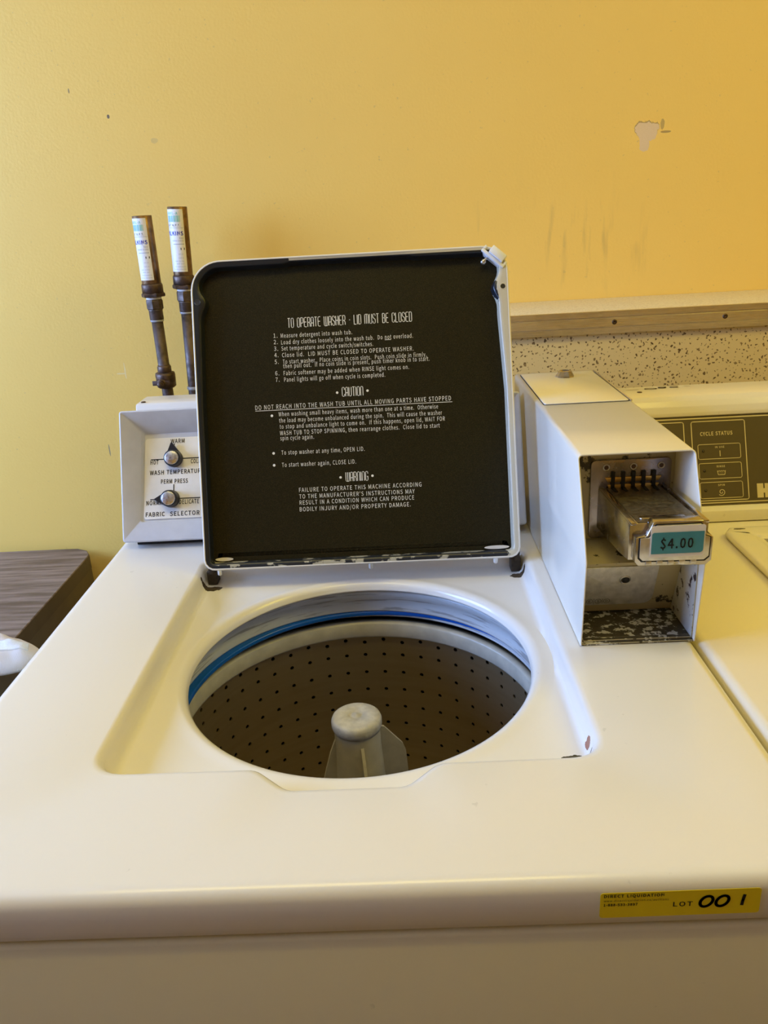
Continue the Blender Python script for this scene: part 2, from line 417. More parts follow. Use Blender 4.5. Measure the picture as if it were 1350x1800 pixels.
def ribbon(mb, pts, hw, fr, n=0.0003, closed=False, mi=0, dots=True):
    N = len(pts)
    for i in range(N if closed else N-1):
        a, b = Vector(pts[i]), Vector(pts[(i+1) % N]); d = (b-a)
        if d.length < 1e-9: continue
        d.normalize(); p = Vector((-d.y, d.x))*hw
        mb.add([fr(*q, n) for q in (a-p, b-p, b+p, a+p)], [(0, 1, 2, 3)], mi)
    if dots:
        for q in (pts if closed else pts[1:-1]): disc(mb, q[0], q[1], hw, fr, n, mi, 8)
def disc(mb, u, v, r, fr, n=0.0003, mi=0, k=16, ry=None):
    ry = ry or r
    mb.add([fr(u+r*math.cos(2*PI*i/k), v+ry*math.sin(2*PI*i/k), n) for i in range(k)], [tuple(range(k))], mi)
def arc(cx, cy, rx, ry, a0, a1, k=5):
    return [(cx+rx*math.cos(rad(a0+(a1-a0)*i/k)), cy+ry*math.sin(rad(a0+(a1-a0)*i/k))) for i in range(k+1)]
W_ = 0.34
def deco(ch):
    w = W_; r = 0.15; wl = w*1.55
    arch = lambda ww: [(0, 0)]+arc(r, 1-r, r, r, 180, 90)+arc(ww-r, 1-r, r, r, 90, 0)+[(ww, 0)]
    cup = lambda ww: [(0, 1)]+arc(r, r, r, r, 180, 270)+arc(ww-r, r, r, r, 270, 360)+[(ww, 1)]
    O = arc(r, r, r, r, 180, 270)+arc(w-r, r, r, r, 270, 360)+arc(w-r, 1-r, r, r, 0, 90)+arc(r, 1-r, r, r, 90, 180)
    bowl = lambda y0, y1, ww=w: [(0, y1)]+arc(ww-.13, y1-.13, .13, .13, 90, 0)+arc(ww-.13, y0+.13, .13, .13, 0, -90)+[(0, y0)]
    G = {'T': ([[(0, 1), (w, 1)], [(w/2, 1), (w/2, 0)]], w), 'O': ([O+[O[0]]], w), 'I': ([[(0, 0), (0, 1)]], 0.02),
         'P': ([[(0, 0), (0, 1)], bowl(.42, 1)], w), 'R': ([[(0, 0), (0, 1)], bowl(.48, 1), [(w*.55, .48), (w, .3), (w, 0)]], w),
         'B': ([[(0, 0), (0, 1)], bowl(.52, 1, w*.9), bowl(0, .52)], w), 'D': ([[(0, 0), (0, 1)], bowl(0, 1)], w),
         'E': ([[(w, 1)]+arc(r, 1-r, r, r, 90, 180)+arc(r, r, r, r, 180, 270)+[(w, 0)], [(0, .52), (w*.85, .52)]], w),
         'C': ([[(w, .72)]+arc(w-r, 1-r, r, r, 0, 90)+arc(r, 1-r, r, r, 90, 180)+arc(r, r, r, r, 180, 270)+arc(w-r, r, r, r, 270, 360)+[(w, .25)]], w),
         'G': ([[(w, .75)]+arc(w-r, 1-r, r, r, 0, 90)+arc(r, 1-r, r, r, 90, 180)+arc(r, r, r, r, 180, 270)+arc(w-r, r, r, r, 270, 360)+[(w, .45), (w*.55, .45)]], w),
         'S': ([[(w, .78)]+arc(w-r, 1-r, r, r, 0, 90)+arc(r, 1-r, r, r, 90, 180)+[(0, .65), (w, .38)]+arc(w-r, r, r, r, 0, -90)+arc(r, r, r, r, 270, 180)+[(0, .24)]], w),
         'A': ([arch(w), [(0, .38), (w, .38)]], w), 'N': ([arch(w)], w), 'U': ([cup(w)], w), 'H': ([[(0, 0), (0, 1)], [(w, 0), (w, 1)], [(0, .52), (w, .52)]], w),
         'L': ([[(0, 1), (0, 0), (w*.9, 0)]], w*.9), 'M': ([arch(wl), [(wl/2, 1), (wl/2, 0)]], wl), 'W': ([cup(wl), [(wl/2, 1), (wl/2, .02)]], wl),
         '-': ([[(0.05, .5), (0.16, .5)]], 0.2), ' ': ([], 0.22)}
    return G[ch]
def decotext(mb, s, u, v, width, cap, fr, hw=0.00042, mi=0):
    tot = sum(deco(c)[1]+0.17 for c in s)-0.17; sx = width/tot; x = 0
    for c in s:
        st, w_ = deco(c)
        for pl in st: ribbon(mb, [(u+(x+p)*sx, v+q*cap) for p, q in pl], hw, fr, mi=mi)
        x += w_+0.17

# ------------------------------------------------------------------ the room
X0, X1, Y0, Y1, ZC = WX, 3.0, -2.6, 1.45, 2.6-H
b = MB(); b.box(X0-.1, X1+.1, Y1, Y1+.1, -H, ZC); structure('wall_back', b, M['wall'])
b = MB(); b.box(X0-.1, X1+.1, Y0-.1, Y0, -H, ZC); structure('wall_front', b, M['wall'])
b = MB(); b.box(X1, X1+.1, Y0, Y1, -H, ZC); structure('wall_right', b, M['wall'])
b = MB()
wy0, wy1, wz0, wz1 = WIN[0], WIN[1], WIN[2]-H, WIN[3]-H
for q in ((Y0, wy0, -H, ZC), (wy1, Y1, -H, ZC), (wy0, wy1, -H, wz0), (wy0, wy1, wz1, ZC)): b.box(X0-.1, X0, *q)
structure('wall_left', b, M['wall'])
b = MB(); b.box(X0-.1, X1+.1, Y0-.1, Y1+.1, -H-.1, -H); structure('floor', b, M['floor'])
b = MB(); b.box(X0-.1, X1+.1, Y0-.1, Y1+.1, ZC, ZC+.1); structure('ceiling', b, M['ceil'])
b = MB()
for q in ((wy0, wy0+.05, wz0, wz1), (wy1-.05, wy1, wz0, wz1), (wy0+.05, wy1-.05, wz0, wz0+.05), (wy0+.05, wy1-.05, wz1-.05, wz1)): b.box(X0-.08, X0-.02, *q)
wf = structure('window_1', b, M['frame'])
b = MB(); b.box(X0-.055, X0-.05, wy0+.05, wy1-.05, wz0+.05, wz1-.05); structure('pane', b, M['glass'], parent=wf)

# ------------------------------------------------------------------ washer bodies
DX0, DX1, DY0, DY1 = -0.3825, 0.2665, 0.378, 1.10
CX, CY = -0.0535, 0.6895
N = 480
def smooth_poly(pts, r, seg=6):
    out = []; n = len(pts)
    for i in range(n):
        a, b_, c = Vector(pts[i-1]), Vector(pts[i]), Vector(pts[(i+1) % n])
        q = r[i]; u, v = (a-b_).normalized(), (c-b_).normalized()
        ang = u.angle(v); d = q/math.tan(ang/2); d = min(d, (a-b_).length*.49, (c-b_).length*.49)
        p0, p1 = b_+u*d, b_+v*d
        for k in range(seg+1):
            t = k/seg; out.append(tuple(p0*(1-t)**2+b_*2*t*(1-t)+p1*t*t))
    return out
ANG = sorted({round(2*PI*i/400, 6) for i in range(400)} |
             {round(math.atan2(y-CY, x-CX) % (2*PI)+rad(k*st), 6) % (2*PI) for x, y, st, kk in ((DX0, DY0, .06, 24), (DX1, DY0, .06, 24), (DX1, DY1, .06, 24), (DX0, DY1, .06, 24),
              (-0.250, 0.503, .4, 14), (0.138, 0.503, .4, 14), (0.1415, 0.898, .3, 10), (-0.2535, 0.898, .3, 10)) for k in range(-kk, kk+1)})
def polar_outline(poly):
    """points of a star-shaped polygon at the angles ANG round (CX,CY)"""
    out = []
    for a in ANG:
        d = (math.cos(a), math.sin(a)); best = None
        for k in range(len(poly)):
            p, q = poly[k], poly[(k+1) % len(poly)]
            ex, ey = q[0]-p[0], q[1]-p[1]; den = d[0]*ey-d[1]*ex
            if abs(den) < 1e-12: continue
            px, py = p[0]-CX, p[1]-CY
            t = (px*ey-py*ex)/den; s_ = (px*d[1]-py*d[0])/den
            if t > 0 and -1e-7 <= s_ <= 1+1e-7 and (best is None or t > best): best = t
        out.append((CX+d[0]*best, CY+d[1]*best))
    return out
def washer_deck():
    b = MB(); FZ = -0.022
    def recess(d):
        r = [max(q-d*.6, 0.003) for q in (0.030, 0.020, 0.018, 0.018, 0.020, 0.028, 0.012, 0.012)]
        return smooth_poly([(-0.2555+d, 0.498+d), (-0.126+d*.4, 0.4975+d), (-0.099+d*.6, 0.472+d), (-0.007-d*.6, 0.472+d), (0.017-d*.4, 0.4975+d), (0.1435-d, 0.498+d), (0.1435-d, 0.900-d), (-0.2555+d, 0.900-d)], r, 10)
    def ell(dr, z): return [(CX+(0.169+dr)*math.cos(a), CY+(0.1735+dr)*math.sin(a), z) for a in ANG]
    R = [ell(0.004, -0.0330), ell(0.0015, -0.0335), ell(0.0, -0.0315)]
    for k in range(0, 7):
        a = rad(15*k); R.append(ell(0.0005+0.010*(1-math.cos(a)), FZ-0.0085+0.0095*math.sin(a)))
    R += [ell(0.0135, FZ+0.0006), ell(0.019, FZ+0.0001), ell(0.0215, FZ)]
    def rr(d, z):
        res = []
        for (x, y), a in zip(polar_outline(recess(d)), ANG):
            rl = 0.0217+math.hypot(0.169*math.cos(a), 0.1735*math.sin(a)); r_ = math.hypot(x-CX, y-CY)
            if r_ < rl: x, y = CX+(x-CX)/r_*rl, CY+(y-CY)/r_*rl
            res.append((x, y, z))
        return res
    for d, z in ((0.013, FZ), (0.0095, FZ+0.0006), (0.0072, FZ+0.0030), (0.0058, FZ+0.0065), (0.0040, -0.0060), (0.0022, -0.0024), (0.0, -0.0006), (-0.0035, 0.0)): R.append(rr(d, z))
    for d, z in ((0.030, 0), (0.0105, 0.0003), (0.0085, 0.0002), (0.0050, -0.0008), (0.0026, -0.0026), (0.0008, -0.0054), (0.0, -0.0090), (-0.0004, -0.0330), (0.0012, -0.0345), (0.006, -0.0345)):
        R.append([(x, y, z) for x, y in polar_outline(smooth_poly([(DX0+d, DY0+d), (DX1-d, DY0+d), (DX1-d, DY1-d), (DX0+d, DY1-d)], (max(0.007-d*.5, 0.002),)*4, 6))])
    b.rings(R)
    return b
def plain_deck(x0, x1, y0, y1):
    b = MB(); n = 96; po = resample(rrect(x0, x1, y0, y1, 0.006), n); R = []
    for d, z in ((0.16, 0), (0.030, 0), (0.0105, 0.0003), (0.0085, 0.0002), (0.0050, -0.0008), (0.0026, -0.0026), (0.0008, -0.0054), (0.0, -0.0090), (-0.0004, -0.0330), (0.0015, -0.0338), (0.006, -0.0338)):
        R.append([(min(max(x, x0+d), x1-d), min(max(y, y0+d), y1-d), z) for x, y in po])
    b.rings(R, cap0=True); return b
def cabinet(x0, x1, y0, y1):
    b = MB(); po = resample(rrect(x0, x1, y0, y1, 0.008), 120); R = []
    for d, z in ((0.006, -H+.0), (0.0, -H+.004), (0.0, -0.0435), (0.0009, -0.0407), (0.0032, -0.0389), (0.009, -0.0384), (0.010, -0.05), (0.010, -H+.01)):
        R.append([(x, y, z) for x, y in inset(po, d)])
    b.rings(R); return b

wm = Thing('washing_machine', 'cream top loading washer with open black lid and exposed tub', 'washing machine', (CX, CY, -H))
wm.part('cabinet', cabinet(DX0+.001, DX1-.001, 0.3795, 1.09), M['body'])
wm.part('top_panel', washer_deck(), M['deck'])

# tub: cover ring, blue seal, outer tub, basket, balance ring, agitator
TX, TY = -0.0565, 0.6905
b = MB(); b.lathe([(0.222, -0.0372), (0.1825, -0.0372), (0.1815, -0.0405), (0.1830, -0.0440), (0.1838, -0.0475), (0.1865, -0.0500), (0.1875, -0.0600), (0.1850, -0.0645), (0.1856, -0.0664), (0.1900, -0.0668), (0.222, -0.072), (0.222, -0.0372)], (TX, TY, 0), 128, smooth=True)
wm.part('tub_cover', b, M['tubcover'])
b = MB(); b.lathe([(0.21, -0.0669), (0.1868, -0.0669), (0.1858, -0.0682), (0.1862, -0.0695), (0.1856, -0.0710), (0.1862, -0.0722), (0.21, -0.0724)], (TX+0.0086, TY-.0015, 0), 128)
wm.part('tub_seal', b, M['seal'], label='blue rubber tub seal')
b = MB(); b.lathe([(0.21, -0.0725), (0.1880, -0.0726), (0.1874, -0.0745), (0.21, -0.0748)], (TX+.001, TY, 0), 128)
wm.part('seal_lip', b, M['tubcover'])
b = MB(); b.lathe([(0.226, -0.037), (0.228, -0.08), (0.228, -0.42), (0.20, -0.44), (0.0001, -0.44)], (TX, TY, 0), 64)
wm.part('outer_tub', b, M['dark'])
b = MB(); b.lathe([(0.1975, -0.0835), (0.1890, -0.0822), (0.1860, -0.0832), (0.1848, -0.0850), (0.1848, -0.1010), (0.1856, -0.1030), (0.1895, -0.1035), (0.198, -0.1035), (0.1975, -0.0835)], (TX, TY, 0), 128)
wm.part('balance_ring', b, M['ring'], label='beige plastic balance ring')
def basket():
    b = MB(); r = 0.1900; nc = 50; rows = 11; dz = 0.0256; hr = 0.0026; th = 0.0015; K = 8
    P = lambda a, z, rr=r: (TX+rr*math.cos(a), TY+rr*math.sin(a), z)
    da = 2*PI/nc
    def cell(a0, z0, z1, ca, cz):
        a1 = a0+da; am = (a0+a1)/2; zm = (z0+z1)/2
        outer = [(a1, zm), (a1, z0), (am, z0), (a0, z0), (a0, zm), (a0, z1), (am, z1), (a1, z1)]
        inner = [(ca+hr/r*math.cos(2*PI*k/K), cz+hr*math.sin(2*PI*k/K)) for k in range(K)]
        b.add([P(*p) for p in outer+inner], [(k, (k+1) % K, K+(k+1) % K, K+k) for k in range(K)], 0, True)
        b.add([P(*p) for p in inner]+[P(p[0], p[1], r+th) for p in inner], [(k, (k+1) % K, K+(k+1) % K, K+k) for k in range(K)])
    for i in range(nc):
        a0 = da*(i+0.15)
        cell(a0, -0.1035, -0.1180, a0+da/2, -0.1090 if i % 2 else -0.1128)
        for k in range(rows):
            z0 = -0.1180-dz*k; cell(a0, z0, z0-dz, a0+da/2, z0-dz/2)
    zb = -0.1180-dz*rows
    b.lathe([(r, zb), (r-.01, zb-.012), (0.06, zb-.004), (0.03, zb+.01)], (TX, TY, 0), nc, smooth=False)
    return b
def radial_normals(o):
    """the drum wall shades as a true cylinder, its hole edges stay crisp"""
    me = o.data; ns = [None]*len(me.loops); cx, cy = TX-wm.loc.x, TY-wm.loc.y
    for p in me.polygons:
        for li in p.loop_indices:
            if p.use_smooth:
                c = me.vertices[me.loops[li].vertex_index].co; v = Vector((cx-c.x, cy-c.y, 0)).normalized()
                if v.dot(p.normal) < 0: v = -v
                ns[li] = tuple(v)
            else: ns[li] = tuple(p.normal)
    me.normals_split_custom_set(ns)
radial_normals(wm.part('basket', basket(), M['basket'], label='dark perforated metal wash basket', weld=False, recalc=False))
AX, AY = -0.0612, 0.690
b = MB(); b.lathe([(0.0238, -0.101), (0.0240, -0.125), (0.0268, -0.17), (0.036, -0.26), (0.075, -0.36), (0.12, -0.39), (0.12, -0.40)], (AX, AY, 0), 48)
for k in range(4):
    a = rad(14+90*k); d = Vector((math.cos(a), math.sin(a), 0)); p = Vector((-d.y, d.x, 0))*0.0016
    prof = [(0.018, -0.104), (0.0285, -0.108), (0.0475, -0.133), (0.0505, -0.142), (0.055, -0.22), (0.085, -0.33), (0.115, -0.392), (0.03, -0.392)]
    if k in (2, 3): prof[1:4] = [(0.0235, -0.112), (0.030, -0.128), (0.036, -0.148)]
    o_ = Vector((AX, AY, 0)); n_ = len(prof)
    vs = [o_+d*r_+Vector((0, 0, z_))-p for r_, z_ in prof]+[o_+d*r_+Vector((0, 0, z_))+p for r_, z_ in prof]
    b.add(vs, [tuple(range(n_)), tuple(range(2*n_-1, n_-1, -1))]+[(i, (i+1) % n_, n_+(i+1) % n_, n_+i) for i in range(n_)])
ag = wm.part('agitator', b, M['agit'], label='off white plastic agitator with vertical fins')
b = MB(); b.lathe([(0.0228, -0.104), (0.0248, -0.1030), (0.0262, -0.0990), (0.0262, -0.0935), (0.0250, -0.0905), (0.0225, -0.0890), (0.0080, -0.0876), (0.0072, -0.0886), (0.0042, -0.0884), (0.0030, -0.0872), (0.0001, -0.0868)], (AX, AY, 0), 48)
wm.part('agitator_cap', b, M['agit_cap'], parent=ag)

# ------------------------------------------------------------------ the open lid
LF = frame((0, 0.857, 0.006), 20)
def lid_parts():
    n = 256
    pts = rrect(-0.2443, 0.1335, 0.0, 0.3695, (0.013, 0.013, 0.030, 0.036), 10)
    pts = resample(pts, n)
    # slightly lower top edge left of the finger grip
    pts = [(x-0.0*y, y) for x, y in pts]
    def ring(d, c, ear=0.0):
        q = inset(pts, d); res = []
        for i, (x, y) in enumerate(q):
            if ear:
                for ey, wd in ((0.3205, 0.0115),):
                    bmp = ear*math.exp(-((pts[i][1]-ey)/wd)**2)
                    if pts[i][0] < -0.243: x += bmp
                    if pts[i][0] > 0.132: x -= bmp
                tap = 0.0045*max(0, 1-abs(pts[i][1]-0.29)/0.09)
                if pts[i][0] < -0.243: x += tap*.5
                if pts[i][0] > 0.132: x -= tap
            if pts[i][1] > 0.368:
                g = 1 if -0.128 < x < 0.018 else 0
                y += 0.0016*g*(1 if ear else 0)
            res.append(LF(x, y, c))
        return res
    shell = MB()
    shell.rings([ring(0.030, -0.0215), ring(0.006, -0.0205), ring(0.0015, -0.0175), ring(0.0, -0.0130), ring(0.0, -0.0020), ring(0.0005, -0.0006), ring(0.0014, 0.0), ring(0.0024, -0.0004)], cap0=True)
    fl = MB()
    fl.rings([ring(0.0022, -0.0006), ring(0.0040, -0.0009, .003), ring(0.0070, -0.0012, .0075), ring(0.0080, -0.0022, .0078), ring(0.0083, -0.0060, .0078), ring(0.0095, -0.0140, .0078)])
    pn = MB(); pn.rings([ring(0.0070, -0.0139), ring(0.020, -0.0138)], cap1=True)
    return shell, fl, pn
sh, fl, pn = lid_parts()
lid = wm.part('lid', sh, M['lid_out'], label='washer lid standing open with black printed inside')
wm.part('lid_flange', fl, M['flange'], parent=lid)
wm.part('lid_inner_panel', pn, M['black'], parent=lid, label='black enamel inner panel')
LI = frame((0, 0.857, 0.006), 20, -0.0138)
t = MB(); CAP = 0.0051
decotext(t, 'TO OPERATE WASHER - LID MUST BE CLOSED', -0.1318, 0.2877, 0.1492, 0.0112, LI)
def line(s, u, v, u1, cap=CAP, bold=0.0): text(t, s, u, v, u1-u, cap, LI, bold=bold)
for s, v in (('1.', .2765), ('2.', .2688), ('3.', .2608), ('4.', .2530), ('5.', .2450), ('6.', .2312), ('7.', .2235)): line(s, -0.1498, v, -0.1450)
TXT = [('Measure detergent into wash tub.', -.1410, .2760, -.0549), ('Load dry clothes loosely into the wash tub.  Do not overload.', -.1408, .2680, .0179),
 ('Set temperature and cycle switch/switches.', -.1408, .2606, -.0303), ('Close lid.  LID MUST BE CLOSED TO OPERATE WASHER.', -.1405, .2526, .0179),
 ('To start washer.  Place coins in coin slots.  Push coin slide in firmly,', -.1400, .2447, .0332), ('then pull out.  If no coin slide is present, push timer knob in to start.', -.1398, .2394, .0364),
 ('Fabric softener may be added when RINSE light comes on.', -.1396, .2309, .0114), ('Panel lights will go off when cycle is completed.', -.1394, .2230, -.0177),
 ('When washing small heavy items, wash more than one at a time.  Otherwise', -.1481, .1818, .0440), ('the load may become unbalanced during the spin.  This will cause the washer', -.1478, .1742, .0484),
 ('to stop and unbalance light to come on.  If this happens, open lid, WAIT FOR', -.1474, .1668, .0515), ('WASH TUB TO STOP SPINNING, then rearrange clothes.  Close lid to start', -.1476, .1590, .0450),
 ('spin cycle again.', -.1474, .1528, -.1067), ('To stop washer at any time, OPEN LID.', -.1469, .1354, -.0464), ('To start washer again, CLOSE LID.', -.1470, .1206, -.0574),
 ('FAILURE TO OPERATE THIS MACHINE ACCORDING', -.1277, .0894, .0199), ('TO THE MANUFACTURER\'S INSTRUCTIONS MAY', -.1279, .0815, .0114),
 ('RESULT IN A CONDITION WHICH CAN PRODUCE', -.1278, .0741, .0104), ('BODILY INJURY AND/OR PROPERTY DAMAGE.', -.1280, .0661, .0059)]
for s, u, v, u1 in TXT: line(s, u, v, u1)
line('DO NOT REACH INTO THE WASH TUB UNTIL ALL MOVING PARTS HAVE STOPPED', -.1759, .1908, .0600, 0.0054)
ribbon(t, [(-.1760, .1895), (.0614, .1890)], 0.0003, LI)
ribbon(t, [(-.0160, .2672), (-.0085, .2672)], 0.0003, LI)
decotext(t, 'CAUTION', -.0701, .2020, .0250, 0.0108, LI); decotext(t, 'WARNING', -.0705, .0997, .0266, 0.0108, LI)
for u, v in ((-.1563, .1829), (-.1564, .1376), (-.1564, .1232)): disc(t, u, v, 0.0016, LI)
for u, v in ((-.0762, .2068), (-.0396, .2074), (-.0769, .1048), (-.0384, .1050)): disc(t, u, v, 0.0015, LI)
wm.part('lettering', t, M['white_ink'], parent=lid, weld=False, recalc=False)
# screw holes in the flange, lid switch bracket, bumpers, hinges
for u, v in ((-0.2365, 0.3205), (0.1262, 0.3203)):
        b = MB(); b.lathe([(0.0042, -0.001), (0.0040, 0.0002), (0.0028, 0.0003), (0.0026, -0.0012)], LF(u, v, -0.0009), 20, axis=(LF(1, 0)-LF(0, 0), LF(0, 1)-LF(0, 0), LF(0, 0, 1)-LF(0, 0)))
        wm.part('hole_rim', b, M['flange'], parent=lid)
        b = MB(); disc(b, u, v, 0.0029, LF, -0.0006); wm.part('screw_hole', b, M['dark'], parent=lid)
b = MB(); ca, sa = math.cos(rad(-42)), math.sin(rad(-42))
BR = lambda p, q, r_: LF(0.1165+p*ca-q*sa, 0.3545+p*sa+q*ca, r_)
b.box(-0.0165, 0.0165, -0.0030, 0.0010, -0.0130, 0.0010, fr=BR); b.box(-0.0085, 0.0115, 0.0010, 0.0105, -0.0100, 0.0045, fr=BR)
b.box(-0.0165, -0.0135, 0.0010, 0.0060, -0.0130, 0.0005, fr=BR); b.box(0.0135, 0.0165, -0.0010, 0.0060, -0.0130, 0.0005, fr=BR)
wm.part('lid_bracket', b, M['bracket'], parent=lid, bevel=0.0008, label='white plastic bracket in the lid corner')
b = MB(); b.lathe([(0.0030, 0), (0.0032, 0.003), (0.0024, 0.0045), (0.0001, 0.005)], BR(-0.0065, -0.0080, -0.006), 12, axis=(BR(1, 0, 0)-BR(0, 0, 0), BR(0, 0, 1)-BR(0, 0, 0), BR(0, -1, 0)-BR(0, 0, 0)))
b.lathe([(0.0015, -0.006), (0.0015, 0.001)], BR(-0.0065, -0.0080, -0.006), 10, axis=(BR(1, 0, 0)-BR(0, 0, 0), BR(0, 0, 1)-BR(0, 0, 0), BR(0, -1, 0)-BR(0, 0, 0)))
wm.part('bracket_screw', b, M['steel'], parent=lid)
for u in (-0.2265, 0.1035, -0.045):
    b = MB(); b.lathe([(0.0026, 0.004), (0.0026, -0.004), (0.0018, -0.005), (0.0001, -0.005)], LF(u, -0.001, -0.004), 12); wm.part('lid_bumper', b, M['bracket'], parent=lid)
for u in (-0.240, 0.131):
    b = MB(); b.box(u-0.007, u+0.005, 0.876, 0.893, -0.0215, -0.004); b.box(u-0.003, u+0.003, 0.872, 0.884, -0.006, 0.016); wm.part('lid_hinge', b, M['rust'], bevel=0.001)
# chipped enamel on the lid's lower corners
for u, rx in ((0.1065, 0.0150), (-0.222, 0.011)):
    b = MB(); disc(b, u, 0.0125, rx, LF, -0.0125, k=24, ry=0.0022); wm.part('enamel_chip', b, M['lid_out'], parent=lid, label='bare patch in the black enamel')

# ------------------------------------------------------------------ console of the open washer
CF = frame((0, 0.945, 0.012), 22.8)
CXa, CXb = -0.3700, 0.1540
b = MB()
outer = rrect(CXa, CXb, 0.0, 0.1725, 0.004, 4); inn = rrect(CXa+0.0265, CXb-0.0265, 0.0258, 0.1440, 0.003, 4)
n = len(outer)
def dep(p): return -0.003-0.019*(p[1]-0.0258)/0.118
R = [[CF(x, y, -0.040 if y > .1 else -0.018) for x, y in outer], [CF(x, y, -0.0015) for x, y in outer], [CF(x, y, 0) for x, y in inset(outer, 0.0015)],
     [CF(x+(0.022 if x < -.1 else -0.022), y+(0.0225 if y < .08 else -0.024), -0.0005) for x, y in outer][:0] or [CF(x, y, 0) for x, y in inset(outer, 0.0024)]]
R.append([CF(x+(-.003 if x < -.1 else .003), y+(0 if y < .08 else 0.004), dep((x, y))*.80-0.0005) for x, y in inn])
R.append([CF(x, y, dep((x, y))-0.002) for x, y in inn])
b.rings(R, cap1=True, smooth=False)
con = wm.part('console', b, M['grey'], label='grey plastic hooded control console', bevel=0.0008, angle=25)
FP = lambda u, v, c=0.0: CF(u, v, dep((u, v))-0.002+c)
b = MB(); b.prism(rrect(-0.3425, 0.128, 0.0290, 0.1375, 0.004, 4), 0.0002, 0.0014, FP)
wm.part('faceplate', b, M['faceplate'], parent=con)
t = MB(); n_ = 0.0017
def cl(s, u0, u1, v, cap=0.0052, bold=0.018): text(t, s, u0, v, u1-u0, cap, FP, n_, bold)
cl('WARM', -.3085, -.2900, .1297, .0056); cl('HOT', -.3352, -.3243, .1020, .0056); cl('COLD', -.2812, -.2680, .1013, .0056); cl('WASH TEMPERATURE', -.3357, -.2640, .0880, .0056)
cl('PERM PRESS', -.3206, -.2850, .0755, .0056); cl('NORMAL', -.3395, -.3150, .0478, .0056); cl('DELICATE', -.2960, -.2700, .0476, .0056); cl('FABRIC', -.3400, -.3150, .0326, .0056); cl('SELECTOR', -.3080, -.2690, .0324, .0056)
for v in (.1085, .0550): ribbon(t, [(-.3345, v), (-.2685, v)], 0.0006, FP, n_)
ribbon(t, [(-.3035, .0600), (-.3035, .0742)], 0.0006, FP, n_); ribbon(t, [(-.3035, .1100), (-.3035, .1290)], 0.0006, FP, n_)
cl('RINSE', -.02, .02, .0880); cl('HOT', .05, .065, .1020)
wm.part('lettering', t, M['ink'], parent=con, weld=False, recalc=False)
ax = (CF(1, 0)-CF(0, 0), CF(0, 1)-CF(0, 0), CF(0, 0, 1)-CF(0, 0))
for u, v, ang in ((-0.3030, 0.1085, 97), (-0.3065, 0.0550, 180)):
    b = MB(); r = 0.0115; a = rad(ang)
    pts = [(r*math.cos(a+rad(q)), r*math.sin(a+rad(q))) for q in range(50, 311, 10)]+[(0.0215*math.cos(a-0.03), 0.0215*math.sin(a-0.03)), (0.0215*math.cos(a+0.03), 0.0215*math.sin(a+0.03))]
    pts2 = [(p*0.9, q*0.9) for p, q in pts]
    o1 = FP(u, v, 0.0016)
    b.rings([[o1+ax[0]*p+ax[1]*q for p, q in pts], [o1+ax[0]*p+ax[1]*q+ax[2]*0.004 for p, q in pts]], cap0=True, cap1=True, smooth=False)
    b.lathe([(0.0112, 0.002), (0.0108, 0.0125), (0.0100, 0.0138), (0.0088, 0.0138), (0.0001, 0.0136)], o1, 40, axis=ax)
    kn = wm.part('knob', b, M['blackp'], label='black pointer knob with silver cap')
    b = MB(); b.lathe([(0.0090, 0.0136), (0.0088, 0.0144), (0.0082, 0.0147), (0.0001, 0.0145)], o1, 40, axis=ax); wm.part('knob_cap', b, M['spun'], parent=kn)
b = MB(); b.rings([[(x, y, z) for y, z in ((1.048, 0.1715), (1.095, 0.1715), (1.105, 0.166), (1.105, 0.014), (0.990, 0.014))] for x in (CXa+0.011, CXb-0.011)], cap0=True, cap1=True, smooth=False)
wm.part('console_cover', b, M['cover'], bevel=0.003, label='cream metal cover behind the console')
b = MB(); b.box(CXa+0.012, CXb-0.008, 0.965, 1.09, 0.0005, 0.0145); wm.part('console_base', b, M['dark'])
b = MB(); b.lathe([(0.0035, 0), (0.003, 0.0012), (0.0001, 0.0014)], (-0.350, 1.056, 0.1715), 12); wm.part('cover_screw', b, M['bronze'])

# yellow lot sticker on the apron
AP = lambda u, v, c=0.0: Vector((u, DY0-0.0005-c, v))
b = MB(); q = rrect(0.1095, 0.2085, -0.0285, -0.0085, 0.0020, 4); b.prism([(x, y+(x-.1095)*0.006) for x, y in q], 0.0, 0.0003, AP)
ls = wm.part('lot_sticker', b, M['yellow'], label='yellow auction lot sticker')
t = MB()
text(t, 'DIRECT LIQUIDATION', 0.1117, -0.0118, 0.0370, 0.0022, AP, .0006, 0.03); text(t, 'www.directliquidation.ca/auctions', 0.1117, -0.0152, 0.0400, 0.0016, AP, .0006, 0.0)
text(t, '1-888-533-3897', 0.1117, -0.0187, 0.0210, 0.0019, AP, .0006, 0.03); text(t, 'LOT', 0.1548, -0.0205, 0.0120, 0.0036, AP, .0006, 0.012)
for cx_ in (0.1752, 0.1850):
    pts = [(cx_+0.0037*math.cos(rad(a))+0.0012*math.sin(rad(a)), -0.0172+0.0042*math.sin(rad(a))) for a in range(0, 360, 18)]
    ribbon(t, pts, 0.0010, AP, 0.0006, closed=True)
ribbon(t, [(0.1972, -0.0212), (0.1976, -0.0170), (0.1984, -0.0125)], 0.0010, AP, 0.0006)
wm.part('lettering', t, M['ink'], parent=ls, weld=False, recalc=False)

